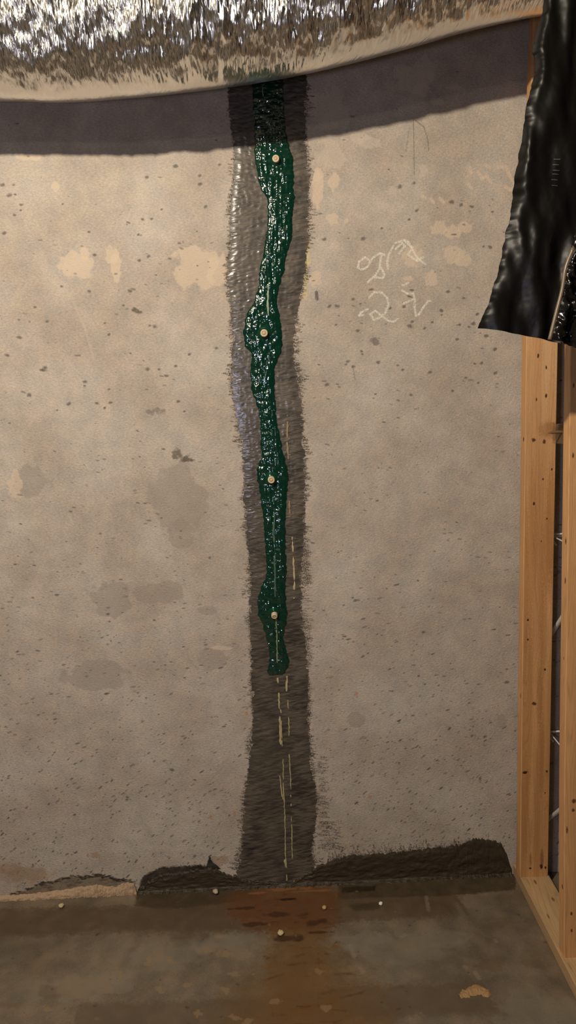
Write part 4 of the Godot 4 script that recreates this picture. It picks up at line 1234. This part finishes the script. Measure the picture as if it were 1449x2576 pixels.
func sheet() -> void:
	# left edge from the ceiling down, and the lower edge to the right
	var left := [Vector3(0.555, 2.365, 0.63), Vector3(0.544, 2.263, 0.63), Vector3(0.527, 2.195, 0.63), Vector3(0.528, 2.149, 0.63), Vector3(0.514, 2.096, 0.63), Vector3(0.503, 2.025, 0.63), Vector3(0.492, 1.96, 0.63), Vector3(0.485, 1.894, 0.63), Vector3(0.471, 1.835, 0.63), Vector3(0.456, 1.767, 0.63), Vector3(0.435, 1.714, 0.63), Vector3(0.417, 1.665, 0.63)]
	var right_top := Vector3(0.741, 2.359, 0.63)
	var right_low := Vector3(0.769, 1.563, 0.63)
	var nu := 90
	var nu0 := nu
	var nv := 220
	var wave := noise(91, 9.0, 2)
	var crease := noise(92, 34.0, 3)
	var p := PackedVector3Array()
	var back := PackedVector3Array()
	for j in nv:
		var v := j / (nv - 1.0)
		var l := along(left, v)
		var r := right_top.lerp(right_low, v)
		for i in nu:
			var u := i / (nu - 1.0)
			var q := l.lerp(r, u)
			# the lower edge sags between its corners
			if v > 0.9:
				q.y += (v - 0.9) / 0.1 * 0.01 * sin(u * PI)
			q.z += 0.012 * wave.get_noise_2d(q.x * 1.6, q.y * 0.5) + 0.0016 * crease.get_noise_2d(q.x * 0.7 + q.y * 0.25, q.y * 0.25)
			# the hem along the left edge rolls a little to the back
			var hem := clampf(1.0 - u * 14.0, 0, 1)
			q.z -= hem * hem * (0.012 + 0.006 * crease.get_noise_2d(2.0, q.y * 0.8))
			q.x += (1.0 - u) * 0.003 * crease.get_noise_2d(5.0, q.y * 1.0)
			p.append(q)
			back.append(q - Vector3(0, 0, 0.0022))
	var m := StandardMaterial3D.new()
	m.albedo_color = Color(0.06, 0.053, 0.046)
	m.metallic_specular = 0.28
	m.roughness = 0.38
	m.normal_enabled = true
	m.normal_texture = noise_normal(93, 0.02, 512, 512, 4, 5.0, Vector2(1.0, 2.0), 0.4)
	m.normal_scale = 0.3
	m.uv1_triplanar = true
	m.uv1_scale = Vector3(2, 2, 2)
	var t := thing("plastic_sheet", "glossy black plastic sheet hanging at the upper right, its slanted lower edge covering the studs", "plastic sheet")
	put("front", shell(p, back, nu, nv), m, t)
	# the second, crumpled layer folded over the right half
	var fold_edge := [Vector3(0.596, 1.98, 0.67), Vector3(0.591, 1.851, 0.67), Vector3(0.584, 1.807, 0.67), Vector3(0.573, 1.778, 0.67), Vector3(0.568, 1.76, 0.67), Vector3(0.563, 1.726, 0.67), Vector3(0.552, 1.682, 0.67), Vector3(0.54, 1.633, 0.67)]
	var pf := PackedVector3Array()
	var pb := PackedVector3Array()
	nu = 70
	nv = 130
	var right_a := Vector3(0.734, 1.975, 0.67)
	var right_b := Vector3(0.748, 1.578, 0.67)
	for j in nv:
		var v := j / (nv - 1.0)
		var l := along(fold_edge, v)
		var r := right_a.lerp(right_b, v)
		for i in nu:
			var u := i / (nu - 1.0)
			var q := l.lerp(r, u)
			var stir := clampf(u * 8.0, 0, 1)
			q.z += stir * (0.02 * wave.get_noise_2d(q.x * 3.0 + 5.0, q.y * 2.0) + 0.016 * crease.get_noise_2d(q.x * 1.3 + q.y * 0.8 + 7.0, q.y * 0.9)) + 0.012 * sin(minf(u * 7.0, 1.0) * PI)
			pf.append(q)
			pb.append(q - Vector3(0, 0, 0.002))
	var mf: StandardMaterial3D = m.duplicate()
	mf.roughness = 0.16
	mf.metallic_specular = 0.5
	put("fold", shell(pf, pb, nu, nv), mf, t)
	# hem of the fold, its beige reflection put into the colour
	var hem_sheen_pts := []
	for k in 28:
		hem_sheen_pts.append(along(fold_edge, 0.3 + 0.7 * k / 27.0) + Vector3(0.002, 0, 0.004))
	put("hem", tube(hem_sheen_pts, [0.0042], 7), plain(Color(0.4, 0.34, 0.27), 0.35), t)
	# a block of worn grey print, turned on its side
	var ink := plain(Color(0.17, 0.165, 0.16), 0.6)
	for q in [Vector3(0.566, 1.978, 0.63), Vector3(0.566, 1.969, 0.63), Vector3(0.566, 1.96, 0.63), Vector3(0.566, 1.951, 0.63), Vector3(0.564, 1.941, 0.63), Vector3(0.564, 1.931, 0.63)]:
		var best := 0
		for k in p.size():
			if Vector2(p[k].x - q.x, p[k].y - q.y).length_squared() < Vector2(p[best].x - q.x, p[best].y - q.y).length_squared():
				best = k
		var bars := PackedVector3Array()
		for b in 2:
			for a in 5:
				bars.append(p[best + a - 2].lerp(p[best + nu0 + a - 2], b * 0.55) + Vector3(rng.randf_range(-0.001, 0.001), 0, 0.0012))
		put("printed_mark", grid(bars, 5, 2, Vector3(0, 0, 1)), ink, t)


func shell(a: PackedVector3Array, b: PackedVector3Array, nu: int, nv: int) -> ArrayMesh:
	# two faces of one sheet, joined round its border
	var m := grid(a, nu, nv, Vector3(0, 0, 1))
	var st := SurfaceTool.new()
	st.begin(Mesh.PRIMITIVE_TRIANGLES)
	st.append_from(m, 0, Transform3D())
	st.append_from(grid(b, nu, nv, Vector3(0, 0, -1)), 0, Transform3D())
	var rim := PackedVector3Array()
	var ring := []
	for i in nu:
		ring.append(i)
	for j in range(1, nv):
		ring.append(j * nu + nu - 1)
	for i in range(nu - 2, -1, -1):
		ring.append((nv - 1) * nu + i)
	for j in range(nv - 2, 0, -1):
		ring.append(j * nu)
	for k in ring:
		rim.append(a[k])
	for k in ring:
		rim.append(b[k])
	st.append_from(grid(rim, ring.size(), 2, Vector3.ZERO, PackedVector2Array(), true), 0, Transform3D())
	return st.commit()


# ------------------------------------------------------------------ white wire shelves on the wall behind the studs
func shelving() -> void:
	var white := plain(Color(0.86, 0.85, 0.82), 0.35)
	var heights := [Vector3(0.815, 1.101, 0.02), Vector3(0.816, 0.483, 0.02)]
	var feet := [Vector3(0.81, 0.791, 0.012), Vector3(0.808, 0.177, 0.012)]
	var says := ["upper white wire shelf seen through the gap between the studs", "lower white wire shelf seen through the gap between the studs"]
	for k in 2:
		var y: float = heights[k].y
		var t := thing("wire_shelf", says[k], "shelf", Vector3(0.797, y, 0.0), "white wire shelves behind the studs")
		for q in [[0.006, 0.0], [0.03, 0.012], [0.16, 0.0], [0.3, 0.0], [0.3, -0.03]]:
			put("rail", tube([Vector3(0.0, q[1], q[0]), Vector3(1.2, q[1], q[0])], [0.0032], 7), white, t)
		for n in 30:
			var x := 0.004 + n * 0.04
			put("cross_wire", tube([Vector3(x, 0.004, 0.004), Vector3(x, 0.004, 0.298), Vector3(x, -0.03, 0.3)], [0.0021], 6), white, t)
		put("end_clip", round_box(Vector3(-0.006, -0.012, 0.0), Vector3(0.006, 0.008, 0.02), 0.002), white, t)
		put("clip_strut", tube([Vector3(-0.002, 0.004, 0.004), Vector3(0.012, -0.022, 0.03)], [0.003], 6), white, t)
		put("brace", tube([feet[k] - heights[k] + Vector3(heights[k].x - 0.797, 0, 0.0), Vector3(feet[k].x - 0.797 + 0.006, -0.02, 0.288)], [0.0065], 10), white, t)


func crumbs() -> void:
	var n := noise(201, 90.0, 2)
	var k := 0
	var says := ["pale concrete crumb on the floor below the mortar ridge", "small beige crumb on the dark coating's edge, left of the rust stain", "tiny white chip on the floor right of the rust stain", "yellowish crumb lying in the rust stain", "beige crumb on the damp floor below the rust stain"]
	for q in [[Vector2(-0.737, 0.055), 0.0085], [Vector2(-0.257, 0.03), 0.009], [Vector2(0.254, 0.114), 0.006], [Vector2(0.081, 0.12), 0.007], [Vector2(-0.053, 0.221), 0.009]]:
		var p := PackedVector3Array()
		for j in 9:
			for i in 14:
				var th := PI * j / 8.0
				var a := TAU * i / 14.0
				var d := Vector3(sin(th) * cos(a), cos(th) * 0.75, sin(th) * sin(a))
				p.append(d * q[1] * (1.0 + 0.5 * n.get_noise_3d(d.x * 0.02 + k, d.y * 0.02, d.z * 0.02)))
		var m := outward(grid(p, 14, 9, Vector3.ZERO, PackedVector2Array(), true), Vector3.ZERO)
		var o := put("concrete_crumb", m, plain([Color(0.72, 0.65, 0.5), Color(0.7, 0.64, 0.52), Color(0.9, 0.87, 0.8), Color(0.72, 0.6, 0.4), Color(0.74, 0.67, 0.5)][k], 0.9))
		o.position = Vector3(q[0].x, q[1] * 0.7 + (0.004 if k == 1 else 0.0), q[0].y)
		tag(o, says[k], "crumb")
		k += 1
	# a dried smear of beige glue near the lower right
	var sp := [Vector2(0.406, 0.472), Vector2(0.418, 0.466), Vector2(0.434, 0.459), Vector2(0.457, 0.452), Vector2(0.472, 0.456), Vector2(0.48, 0.467), Vector2(0.463, 0.473)]
	var pts := []
	var radii := []
	for i in 60:
		var s := i / 59.0 * (sp.size() - 1)
		var a := mini(int(s), sp.size() - 2)
		var q: Vector2 = sp[a].lerp(sp[a + 1], s - a)
		pts.append(Vector3(q.x, 0.001, q.y))
		radii.append((0.006 + 0.012 * sin(clampf(i / 59.0, 0, 1) * PI)) * (0.9 + 0.45 * n.get_noise_2d(i * 0.0012, 0.0)))
	var pm := PackedVector3Array()
	for i in pts.size():
		var dir: Vector3 = (pts[mini(i + 1, 59)] - pts[maxi(i - 1, 0)]).normalized()
		var side := dir.cross(Vector3.UP)
		for j in 9:
			var f := j / 8.0 * 2.0 - 1.0
			pm.append(pts[i] + side * f * radii[i] + Vector3.UP * ((1.0 - f * f) * 0.004 * (1.0 + n.get_noise_2d(i * 0.002, j * 0.004)) - 0.0012))
	var g := put("glue_smear", grid(pm, 9, 60, Vector3.UP), plain(Color(0.6, 0.48, 0.32), 0.7))
	tag(g, "curved beige smear of dried glue on the dark rectangle of floor, lower right", "smear")
